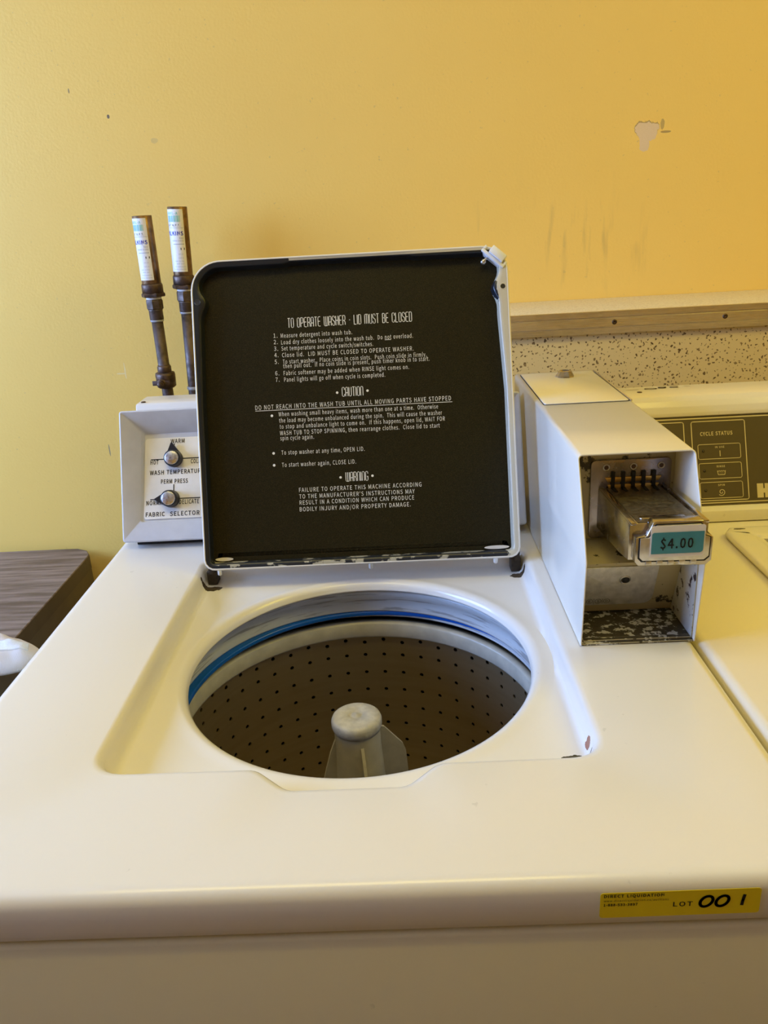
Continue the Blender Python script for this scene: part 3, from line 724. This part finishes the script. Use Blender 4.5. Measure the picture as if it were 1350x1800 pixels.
# ------------------------------------------------------------------ coin box
cb = Thing('coin_box', 'cream metal coin box with chrome slide marked $4.00', 'coin box', (0.2127, 0.87, 0.0005))
def Yf(z): return 0.658-0.008*z/0.090 if z < 0.090 else 0.650+0.047*(z-0.090)/0.088
hx0, hx1, zt = 0.1588, 0.2666, 0.178
def usec(o, r):
    """inverted U outline inset by o"""
    x0, x1, z1 = hx0+o, hx1-o, zt-o; r = max(r-o, 0.0006)
    zz = [0.0012, 0.02, 0.04, 0.06, 0.08, 0.090, 0.10, 0.12, 0.14, 0.16]
    L = [(x0, z) for z in zz]+[(x0+r-r*math.cos(rad(a)), z1-r+r*math.sin(rad(a))) for a in range(0, 91, 15)]
    return L+[(x1-(p-x0), z) for p, z in reversed(L)]
b = MB(); o1, i1 = usec(0, 0.0045), usec(0.0016, 0.0045)
m_ = len(o1)
ring_o_b = [(x, 1.090, z) for x, z in o1]; ring_o_f = [(x, Yf(z)+0.0008, z) for x, z in o1]; ring_m = [(x+(0.0006 if x < .21 else -.0006), Yf(z), z) for x, z in o1]
ring_i_f = [(x, Yf(z)+0.0006, z) for x, z in i1]; ring_i_b = [(x, 1.088, z) for x, z in i1]
b.rings([ring_o_b, ring_o_f, ring_m, ring_i_f, ring_i_b], closed=False)
b.add([ring_o_b[i] for i in range(m_)], [tuple(range(m_))])
hs = cb.part('housing', b, M['coin_paint'])
b = MB(); ix0, ix1 = hx0+0.0018, hx1-0.0018
b.box(ix0, ix1, 0.743, 0.745, 0.072, 0.1760)                                # painted back
b.prism([(0.745, 0.075), (0.700, 0.066), (0.722, 0.003), (0.745, 0.003)], ix0, ix1, lambda y, z, x: Vector((x, y, z)))
b.box(hx0+.001, hx1-.001, 0.659, 0.745, 0.0002, 0.0022, mi=1)
b.box(ix1-0.0010, ix1, 0.662, 0.744, 0.003, 0.088, mi=2)
b.box(ix0+.002, ix1-.0012, 0.662, 0.668, 0.0022, 0.0040, mi=1)
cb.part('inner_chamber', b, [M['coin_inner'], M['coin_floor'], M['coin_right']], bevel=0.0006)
b = MB(); XP = lambda x, z, y: Vector((x, y, z))
b.prism(rrect(0.1822, 0.2605, 0.076, 0.1580, 0.005, 5), 0.7395, 0.7428, XP)
pl = cb.part('slot_plate', b, M['chrome_plate'], bevel=0.0008)
for x in (0.1970, 0.2233, 0.2502):
    b = MB(); axs = (Vector((1, 0, 0)), Vector((0, 0, 1)), Vector((0, -1, 0))); b.lathe([(0.0036, 0), (0.0034, 0.0008), (0.0025, 0.0008), (0.0022, 0.0004)], (x, 0.7393, 0.1505), 20, axis=axs); b.lathe([(0.0023, 0.0004), (0.0001, 0.0004)], (x, 0.7393, 0.1505), 20, mi=1, axis=axs)
    cb.part('screw', b, [M['steel'], M['bronze']], parent=pl)
for z0, z1, xa, xb in ((0.1355, 0.1405, 0.1958, 0.2510), (0.1265, 0.1330, 0.1985, 0.2490)):
    b = MB(); b.prism([(xa, z1), (xa+.003, z0), (xb-.003, z0), (xb, z1)], 0.7378, 0.7396, XP); cb.part('brass_guide', b, M['brass'], parent=pl, bevel=0.0006)
# slide
b = MB(); SX0, SX1 = 0.1900, 0.2572
b.prism([(0.630, 0.1345), (0.7396, 0.1292), (0.7396, 0.088), (0.66, 0.096), (0.630, 0.1010)], SX0, SX1, lambda y, z, x: Vector((x, y, z)))
for x0_, x1_ in ((SX0+.0005, SX0+.0052), (SX1-.0052, SX1-.0005)):
    b.prism([(0.628, 0.1362), (0.7396, 0.1308), (0.7396, 0.1282), (0.628, 0.1335)], x0_, x1_, lambda y, z, x: Vector((x, y, z)))
sl = cb.part('coin_slide', b, M['chrome'], bevel=0.0009, label='chrome push-in coin slide')
b = MB(); b.prism([(0.632, 0.1352), (0.738, 0.1300), (0.738, 0.129), (0.632, 0.134)], SX0+.0075, SX1-.0075, lambda y, z, x: Vector((x, y, z))); cb.part('slide_top', b, M['cast'], parent=sl)
for x in (0.2035, 0.2134, 0.2233, 0.2332, 0.2432):
    b = MB(); b.box(x-.0019, x+.0019, 0.7372, 0.7402, 0.1295, 0.1462); b.prism([(0.7402, 0.1312), (0.7225, 0.1312), (0.7225, 0.1304), (0.7402, 0.1290)], x-.0016, x+.0016, lambda y, z, x_: Vector((x_, y, z))); cb.part('coin_slot', b, M['dark'], parent=pl)
b = MB()
TF = lambda x, y, z: Vector((x, y, 0.1352-(y-0.632)*0.049+z))
b.prism(rrect(0.2010, 0.2410, 0.6375, 0.6460, 0.0042, 6), 0.0, 0.0010, TF)
em = cb.part('embossed_badge', b, M['chrome'], parent=sl, bevel=0.0004)
face = [(0.1925, 0.1040), (0.1958, 0.1000), (0.2535, 0.0988), (0.2577, 0.1030), (0.2577, 0.1245), (0.2520, 0.1268), (0.2492, 0.1385), (0.2480, 0.1400), (0.2075, 0.1402), (0.2062, 0.1390), (0.2018, 0.1275), (0.2000, 0.1262), (0.1925, 0.1258)]
b = MB(); b.prism(face, 0.6185, 0.6310, XP); fc = cb.part('slide_face', b, M['chrome'], parent=sl, bevel=0.0011)
ctr = (0.2252, 0.1200)
b = MB(); b.prism([(ctr[0]+(x-ctr[0])*0.93, ctr[1]+(z-ctr[1])*0.86+.0012) for x, z in face], 0.6178, 0.6188, XP); cb.part('face_groove', b, M['dark'], parent=sl)
b = MB(); b.prism([(ctr[0]+(x-ctr[0])*0.895, ctr[1]+(z-ctr[1])*0.80+.0014) for x, z in face], 0.6170, 0.6186, XP)
for k in range(5): b.box(0.2015+.0095*k, 0.2065+.0095*k, 0.6172, 0.6187, 0.1010, 0.1048)
cb.part('face_insert', b, M['steel'], parent=sl, bevel=0.0004)
b = MB(); b.prism(rrect(0.2042, 0.2497, 0.1085, 0.1370, 0.002, 3), 0.6164, 0.6169, XP); cb.part('clear_sticker', b, M['clear'], parent=sl)
b = MB(); b.prism(rrect(0.2052, 0.2487, 0.1118, 0.1312, (0.0004, 0.003, 0.0004, 0.002), 4), 0.6160, 0.6163, XP); cb.part('price_sticker', b, M['teal'], parent=sl, label='teal $4.00 price sticker')
t = MB(); text(t, '$4.00', 0.2125, 0.1168, 0.0275, 0.0086, lambda u, v, c: Vector((u, 0.6158-c*.3, v)), 0.0002, 0.02); cb.part('lettering', t, M['ink'], parent=sl, weld=False, recalc=False)
# lower door with lock
DF = frame((0, 0.722, 0.003), -19.25)
b = MB(); b.prism(rrect(0.1625, 0.2425, 0.0105, 0.0625, (0.002, 0.010, 0.002, 0.002), 6), 0.0003, 0.0016, DF); dr = cb.part('collection_door', b, M['door'], bevel=0.0005)
ax2 = (DF(1, 0)-DF(0, 0), DF(0, 1)-DF(0, 0), DF(0, 0, 1)-DF(0, 0)); lk = DF(0.2115, 0.0455, 0.0016)
b = MB(); b.lathe([(0.0056, 0), (0.0054, 0.001), (0.0044, 0.0016), (0.0042, 0.0010), (0.0001, 0.0010)], lk, 28, axis=ax2); cb.part('lock', b, M['steel'], parent=dr)
b = MB(); b.lathe([(0.0040, 0.0011), (0.0039, 0.0013), (0.0001, 0.0013)], lk+ax2[0]*0.0006, 20, axis=ax2); cb.part('keyhole', b, M['dark'], parent=dr)
t = MB()
for k, ch in enumerate('ESD'):
    u = 0.1800+k*0.0085; ribbon(t, [(u+0.0030*math.cos(rad(a)), 0.0165+0.0030*math.sin(rad(a))) for a in range(0, 360, 20)], 0.00018, DF, 0.0019, closed=True)
    text(t, ch, u, 0.0150, 0.0020, 0.0030, DF, 0.0019, 0.0, anchor='c')
    if k < 2: ribbon(t, [(u+.0042, .0128), (u+.0042, .0202)], 0.00014, DF, 0.0019)
cb.part('lettering', t, M['ink'], parent=dr, weld=False, recalc=False)
b = MB(); b.prism(rrect(0.1645, 0.2615, 0.897, 1.078, 0.003, 3), 0.1782, 0.1796, lambda x, y, z: Vector((x, y, z))); tp = cb.part('access_panel', b, M['coin_paint'], bevel=0.0006)
b = MB(); b.prism(rrect(0.1637, 0.2624, 0.8962, 1.0788, 0.003, 3), 0.1779, 0.1784, lambda x, y, z: Vector((x, y, z))); cb.part('panel_gap', b, M['dark'], parent=tp)
b = MB(); b.box(0.2628, 0.2645, 0.895, 1.080, 0.1778, 0.1802); cb.part('panel_edge', b, M['alu'], parent=tp, bevel=0.0004)
b = MB(); b.lathe([(0.0125, 0), (0.0120, 0.0015), (0.0085, 0.0075), (0.0065, 0.0080), (0.0060, 0.0066), (0.0001, 0.0066)], (0.2185, 1.048, 0.1796), 10, smooth=False); cb.part('cam_lock', b, M['chrome'])

# ------------------------------------------------------------------ neighbouring washer
NX0, NX1 = 0.2695, 0.9185
nw = Thing('washing_machine', 'cream washer on the right with closed lid and dark olive status panel', 'washing machine', ((NX0+NX1)/2, CY, -H))
nw.part('cabinet', cabinet(NX0+.001, NX1-.001, 0.3795, 1.09), M['body'])
nw.part('top_panel', plain_deck(NX0, NX1, DY0, DY1), M['nbr'])
b = MB(); q = resample(rrect(0.387, 0.785, 0.50, 0.912, 0.016, 6), 96)
b.rings([[(x, y, z) for x, y in inset(q, d)] for d, z in ((0.003, 0.0004), (0.0012, 0.003), (0.0, 0.006), (0.0006, 0.0085), (0.003, 0.0102), (0.008, 0.0108), (0.026, 0.0108), (0.030, 0.0100), (0.033, 0.0084), (0.037, 0.0078))], cap1=True, cap0=True)
nw.part('lid', b, M['nbr'], label='closed cream lid with pressed border')
NF = frame((0, 0.952, 0), 22.8); NCa, NCb = 0.283, 0.905
prof = [(0.950, 0.0015), (0.9535, 0.0150), (0.9605, 0.0195), (0.9620, 0.0205)]+[(0.952+.3875*v+.002, .9219*v) for v in (.0235, .1375)]+[(1.0035, 0.1285), (1.0040, 0.1330), (1.0075, 0.1405), (1.0125, 0.1470), (1.0195, 0.1520), (1.030, 0.1535), (1.083, 0.1525), (1.088, 0.149), (1.088, 0.0015)]
b = MB(); b.rings([[(x, y, z) for y, z in prof] for x in (NCa, NCb)], cap0=True, cap1=True, smooth=False)
nc_ = nw.part('console', b, M['nbr'], bevel=0.0012, angle=12)
b = MB(); b.prism(rrect(NCa+.01, NCb-.012, 0.0225, 0.1380, 0.002, 3), -0.0012, 0.0006, NF); nw.part('status_panel', b, M['panel'], parent=nc_, label='dark olive printed status panel')
t = MB(); nn = 0.0009
def box_line(x0, x1, y0, y1, r, hw): ribbon(t, rrect(x0, x1, y0, y1, r, 4), hw, NF, nn, closed=True)
ribbon(t, [(NCa+.012, .1352), (NCb-.014, .1352)], .0008, NF, nn); ribbon(t, [(NCa+.012, .0252), (NCb-.014, .0252)], .0007, NF, nn)
box_line(.3730, .4412, .0282, .1310, .0025, .0006); box_line(.2990, .3632, .0282, .1310, .0025, .0006)
for y0, y1 in ((.0820, .1010), (.0565, .0765), (.0312, .0518)): box_line(.3800, .4340, y0, y1, .0022, .0004)
text(t, 'CYCLE STATUS', .3838, .1125, .0414, .0046, NF, nn, 0.03)
text(t, 'IN USE', .4078, .0958, .0118, .0024, NF, nn, 0.02, anchor='c'); text(t, 'RINSE', .4078, .0708, .0105, .0024, NF, nn, 0.02, anchor='c'); text(t, 'SPIN', .4070, .0467, .0085, .0024, NF, nn, 0.02, anchor='c')
ribbon(t, [(.4078, .0925), (.4078, .0850)], .0005, NF, nn)
ribbon(t, [(.4030, .0665), (.4040, .0612), (.4122, .0612), (.4132, .0665)], .0004, NF, nn)
ribbon(t, [(.4030+.00128*k, .0665 if k % 2 == 0 else .0655) for k in range(9)], .0003, NF, nn)
for r_ in range(3):
    for k in range(5): disc(t, .4054+.0013*k, .0650-.0012*r_, .00025, NF, nn, k=6)
ribbon(t, [(.4070+(.0048-.0000075*a)*math.cos(rad(a+220)), .0388+(.0048-.0000075*a)*math.sin(rad(a+220))) for a in range(0, 620, 20) if (.0048-.0000075*a) > .0008], .0004, NF, nn, dots=False)
text(t, '10', .3448, .1052, .0085, .0055, NF, nn, 0.0)
for u0, u1, v0, v1 in ((.4520, .4600, .0293, .0476), (.4618, .4700, .0293, .0476), (.4600, .4618, .0355, .0412)):
    t.add([NF(*p, nn) for p in ((u0, v0), (u1, v0), (u1, v1), (u0, v1))], [(0, 1, 2, 3)])
t2 = t
nw.part('lettering', t2, M['cream_ink'], parent=nc_, weld=False, recalc=False)
for v in (.0925, .0668, .0415):
    b = MB(); b.lathe([(0.0017, 0.0005), (0.0016, 0.0012), (0.0001, 0.0016)], NF(.3868, v, 0), 16, axis=ax); nw.part('indicator_light', b, M['lens'], parent=nc_)
t = MB(); TFn = lambda u, v, c: Vector((u, v, 0.1536-(v-1.03)*0.019+c))
for (u, v, rx, ry) in ((.3385, 1.0655, .0078, .0040), (.3545, 1.068, .0045, .0022), (.3560, 1.072, .0050, .0022), (.3710, 1.069, .0050, .0026)):
    ribbon(t, [(u+rx*math.cos(rad(a)), v+ry*math.sin(rad(a))) for a in range(0, 360, 24)], .0010, TFn, .0004, closed=True)
for p in (((.305, 1.064), (.322, 1.064)), ((.365, 1.079), (.380, 1.079)), ((.385, 1.0715), (.394, 1.0715))): ribbon(t, list(p), .0005, TFn, .0004)
nw.part('worn_print', t, M['rust'], parent=nc_, weld=False, recalc=False)
b = MB(); b.lathe([(0.0034, 0), (0.0030, 0.0008), (0.0001, 0.0009)], TFn(.318, 1.046, 0), 14); nw.part('screw', b, M['bronze'], parent=nc_)

# ------------------------------------------------------------------ ledge behind the washers
lg = Thing('wall_ledge', 'speckled laminate ledge with aluminium edge strip behind the right washer', 'ledge', (0.9, 1.35, -H))
LX0, LX1, LY, LZ = 0.02, 1.9, 1.262, 0.2345
b = MB(); b.box(LX0, LX1, LY+.001, Y1-0.0005, LZ-0.03, LZ); lg.part('top_board', b, M['lam_top'], bevel=0.0005)
b = MB(); b.box(LX0+.002, LX1, LY+.005, LY+0.02, -H, LZ-0.03); lg.part('front_board', b, M['laminate'])
b = MB(); b.prism([(LY+.001, LZ+0.0008), (LY-.0020, LZ+.0004), (LY-.0030, LZ-.0080), (LY-.0015, LZ-.0090), (LY-.0015, LZ-.0095), (LY-.0025, LZ-.0105), (LY-.0025, LZ-.0230), (LY-.0015, LZ-.0240), (LY-.0030, LZ-.0250), (LY-.0020, LZ-.0340), (LY+.001, LZ-.0340)], LX0-.001, LX1, lambda y, z, x: Vector((x, y, z)))
ed = lg.part('edge_strip', b, M['alu'])
for x in (0.150, 0.3375, 0.5080, 0.68, 0.85):
    b = MB(); b.lathe([(0.0040, 0), (0.0036, 0.0010), (0.0010, 0.0012), (0.0008, 0.0003), (0.0001, 0.0003)], (x, LY-.0025, LZ-.0165), 14, axis=(Vector((1, 0, 0)), Vector((0, 0, 1)), Vector((0, -1, 0)))); lg.part('screw', b, M['bronze'], parent=ed)

# ------------------------------------------------------------------ table and cloth on the left
tb = Thing('table', 'grey woodgrain laminate desk at the left beside the washer', 'table', (-1.25, 1.07, -H))
TZ = -0.193
b = MB(); q = resample(rrect(-1.9, -0.6170, 0.70, 1.437, (0.03, 0.03, 0.045, 0.03), 10), 160)
b.rings([[(x, y, z) for x, y in inset(q, d)] for d, z in ((0.02, TZ), (0.0015, TZ), (0.0, TZ-.0015))], cap0=True, smooth=False)
tt = tb.part('table_top', b, M['wood'])
b = MB(); b.rings([[(x, y, z) for x, y in inset(q, d)] for d, z in ((0.0, TZ-.0012), (0.0, TZ-.028), (0.02, TZ-.030))], cap1=True, smooth=False)
tb.part('edge_band', b, M['table_edge'])
for x in (-1.895, -0.635):
    b = MB(); b.box(x, x+0.015, 0.735, 1.405, -H+.0005, TZ-.0295); tb.part('side_panel', b, M['brown'], label='dark brown side panel')
KX, KY = -0.676, 1.010
def ktop(x, y):
    """height of the cloth's upper side above the table"""
    q = 1-((x-KX)/0.135)**2-((y-KY+(x-KX)*0.06)/0.052)**2
    h = 0.040*max(q, 0)**0.45
    f = 0.0022*math.sin(x*95+y*150)+0.0014*math.sin(y*260-x*70)+0.0009*math.sin(x*310+1)
    return TZ+0.0015+h+f*min(1, max(q, 0)*3)
def cloth():
    b = MB(); nu = 72; R = []
    P = lambda t, a: (KX+0.135*t*math.cos(a), KY+0.052*t*math.sin(a)-0.135*t*math.cos(a)*0.06)
    for k in range(1, 25):
        t = math.sin(PI/2*k/24); R.append([(*P(t, 2*PI*i/nu), ktop(*P(t, 2*PI*i/nu))) for i in range(nu)])
    R.append([(*P(0.96, 2*PI*i/nu), TZ+0.0008) for i in range(nu)])
    b.rings(R, cap0=True, cap1=True); return b
cl_ = Thing('cloth', 'white folded cloth with ribbed band on the edge of the desk', 'cloth', (KX, KY, TZ))
cl_.part('fabric', cloth(), M['cloth'])
def band():
    b = MB(); R = []
    for k in range(33):
        t_ = k/32; x = -0.756+t_*0.196; y = 0.950+t_*0.056
        ss = [-1+.25*j for j in range(9)]
        R.append([(x-0.003*s_, y+0.0085*s_, ktop(x-0.003*s_, y+0.0085*s_)+0.0016+0.0006*(j % 2)) for j, s_ in enumerate(ss)]+[(x-0.003*s_, y+0.0085*s_, ktop(x-0.003*s_, y+0.0085*s_)-0.001) for s_ in (1, -1)])
    b.rings(R, cap0=True, cap1=True); return b
cl_.part('ribbed_band', band(), M['band'])

# ------------------------------------------------------------------ water pipes with arrestors
def pipe(name_label, x, y, dz, lean, edge_deg, low, valve=True):
    T = Thing('water_pipe', name_label, 'pipe', (x, y, low), 'water pipes on the left wall' if False else None)
    # axis from the lower end to the top; leaning sideways
    zt_ = 0.4124+dz; z0 = 0.10
    def A(z): return Vector((x+lean*(z-zt_), y, z))
    up = (A(1)-A(0)).normalized(); ux = Vector((1, 0, 0)); ux = (ux-up*ux.dot(up)).normalized(); uy = up.cross(ux)
    axx = (ux, uy, up)
    def seg(prof, nm, mat, parent=None, n=32, smooth=True, cap0=True, cap1=True, label=None):
        b = MB(); o_ = A(prof[0][1]+dz); b.lathe([(r, z-prof[0][1]) for r, z in prof], o_, n, axis=axx, smooth=smooth, cap0=cap0, cap1=cap1)
        return T.part(nm, b, mat, parent=parent, label=label)
    seg([(0.0095, 0.02-dz), (0.0095, 0.250)], 'pipe', M['pipe'])
    b = MB(); c0 = A(0.02); b.lathe([(0.0095, low+.0005), (0.0095, 0.0), (0.0112, 0.002), (0.0112, 0.028)], (c0.x, c0.y, 0), 24, cap0=True, cap1=True); T.part('riser', b, M['pipe'])
    body = seg([(0.0150, 0.3060), (0.0155, 0.3080), (0.0155, 0.4118), (0.0150, 0.4124), (0.0120, 0.4119)], 'arrestor', M['copper'], label='copper water hammer arrestor')
    b = MB(); hw_ = 0.01565; R = []
    for i in range(33):
        a = rad(-90+edge_deg-(edge_deg+115)*i/32); R.append([A(z+dz)+ux*(hw_*math.cos(a))+uy*(hw_*math.sin(a)) for z in (0.3135, 0.4085)])
    b.rings(R, closed=False); T.part('label_sticker', b, M['white'], parent=body)
    # print bent round the body: u is arc length from the front, right positive
    LFn = lambda u, v, c=0.0: A(v+dz)+ux*((hw_+.0002)*math.cos(-PI/2+u/hw_))+uy*((hw_+.0002)*math.sin(-PI/2+u/hw_))
    R1 = rad(edge_deg)*hw_-0.001
    tl = MB(); ti = MB(); tb_ = MB(); tg = MB()
    text(tl, '1250XL-A', R1-.0075, .4005, .0260, .0038, LFn, 0, 0.02, anchor='r')
    for k in range(14): u = R1-.0045-k*.0016; tl.add([LFn(*p) for p in ((u-.0006-.0003*(k % 3), .3895), (u, .3895), (u, .3990), (u-.0006-.0003*(k % 3), .3990))], [(0, 1, 2, 3)])
    text(ti, '3/4" N.P.T.', R1-.0050, .3828, .0240, .0034, LFn, 0, 0.0, anchor='r')
    ribbon(tg, [(R1-.026+.001*k, .3805) for k in range(27)], .0002, LFn, 0, dots=False)
    text(tb_, 'WILKINS', R1-.0012, .3695, .0330, .0056, LFn, 0, 0.035, anchor='r')
    text(tg, 'Water', R1-.0012, .3640, .0070, .0026, LFn, 0, 0.0, anchor='r'); text(tg, 'Hammer Arrester', R1-.0012, .3600, .0190, .0026, LFn, 0, 0.0, anchor='r')
    ribbon(tg, [(R1-.019+.001*k, .3560) for k in range(19)], .0004, LFn, 0, dots=False)
    ti.add([LFn(*p) for p in ((R1-.0075, .3472), (R1-.001, .3472), (R1-.001, .3505), (R1-.0075, .3505))], [(0, 1, 2, 3)])
    for v, s_, w_ in ((.3400, 'ASSE 1010', .0075), (.3340, 'SIZE A', .0080), (.3290, 'MAWP 350 PSIG', .014), (.3250, 'MAWT 180 F', .012), (.3205, 'PATENT PENDING MADE IN USA', .018), (.3165, 'Paso Robles, California 93446', .020)):
        text(tg, s_, R1-(.0015 if v < .322 else .004), v, w_, .0018, LFn, 0, 0.0, anchor='r')
    for mb_, mt in ((tl, 'tealink'), (ti, 'ink'), (tb_, 'blueink'), (tg, 'greyink')): T.part('lettering', mb_, M[mt], parent=body, weld=False, recalc=False)
    seg([(0.0160, 0.2920), (0.0172, 0.2925), (0.0172, 0.3050), (0.0160, 0.3075)], 'collar', M['bronze'])
    seg([(0.0188, 0.2862), (0.0198, 0.2875), (0.0198, 0.2910), (0.0180, 0.2930)], 'hex_nut', M['bronze'], n=6, smooth=False)
    seg([(0.0110, 0.2815), (0.0125, 0.2830), (0.0120, 0.2865)], 'thread_tape', M['tape'])
    seg([(0.0125, 0.2660), (0.0140, 0.2675), (0.0140, 0.2800), (0.0128, 0.2825)], 'coupling', M['pipe'], n=8, smooth=False)
    seg([(0.0108, 0.2490), (0.0114, 0.2500), (0.0114, 0.2640), (0.0125, 0.2665)], 'reducer', M['pipe'])
    seg([(0.0100, 0.2455), (0.0112, 0.2470), (0.0112, 0.2490)], 'thread_tape', M['greyink'])
    if not valve:
        seg([(0.0100, 0.1180), (0.0112, 0.1190), (0.0112, 0.1230), (0.0100, 0.1240)], 'pipe_ring', M['greyink']); return T
    seg([(0.0105, 0.1600), (0.0116, 0.1620), (0.0116, 0.1700), (0.0100, 0.1735)], 'collar', M['bronze'])
    vb = seg([(0.0130, 0.1345), (0.0160, 0.1370), (0.0168, 0.1560), (0.0160, 0.1600), (0.0120, 0.1615)], 'valve_body', M['bronze'])
    b = MB(); c_ = A(0.1445+dz)+Vector((-0.003, -0.012, 0)); fx = (Vector((1, 0, 0)), Vector((0, 0, 1)), Vector((0, -1, 0)))
    b.lathe([(0.0085, 0), (0.0085, 0.006), (0.0060, 0.008), (0.0060, 0.013)], c_, 8, axis=fx, smooth=False, cap1=True); b.lathe([(0.0042, 0.012), (0.0042, 0.019), (0.0001, 0.0195)], c_, 12, axis=fx)
    b.box(c_.x-0.0155, c_.x+0.014, c_.y-0.007, c_.y-0.004, c_.z-0.003, c_.z+0.005)
    T.part('valve_stem', b, M['bronze'], parent=vb, bevel=0.0006)
    return T
pipe('left water pipe with shut-off valve and labelled copper arrestor', -0.4015, 1.35, 0.0, 0.002, 35, -H)
pipe('right water pipe partly behind the open lid with labelled copper arrestor', -0.3428, 1.35, 0.0105, 0.045, 44, -H, False)
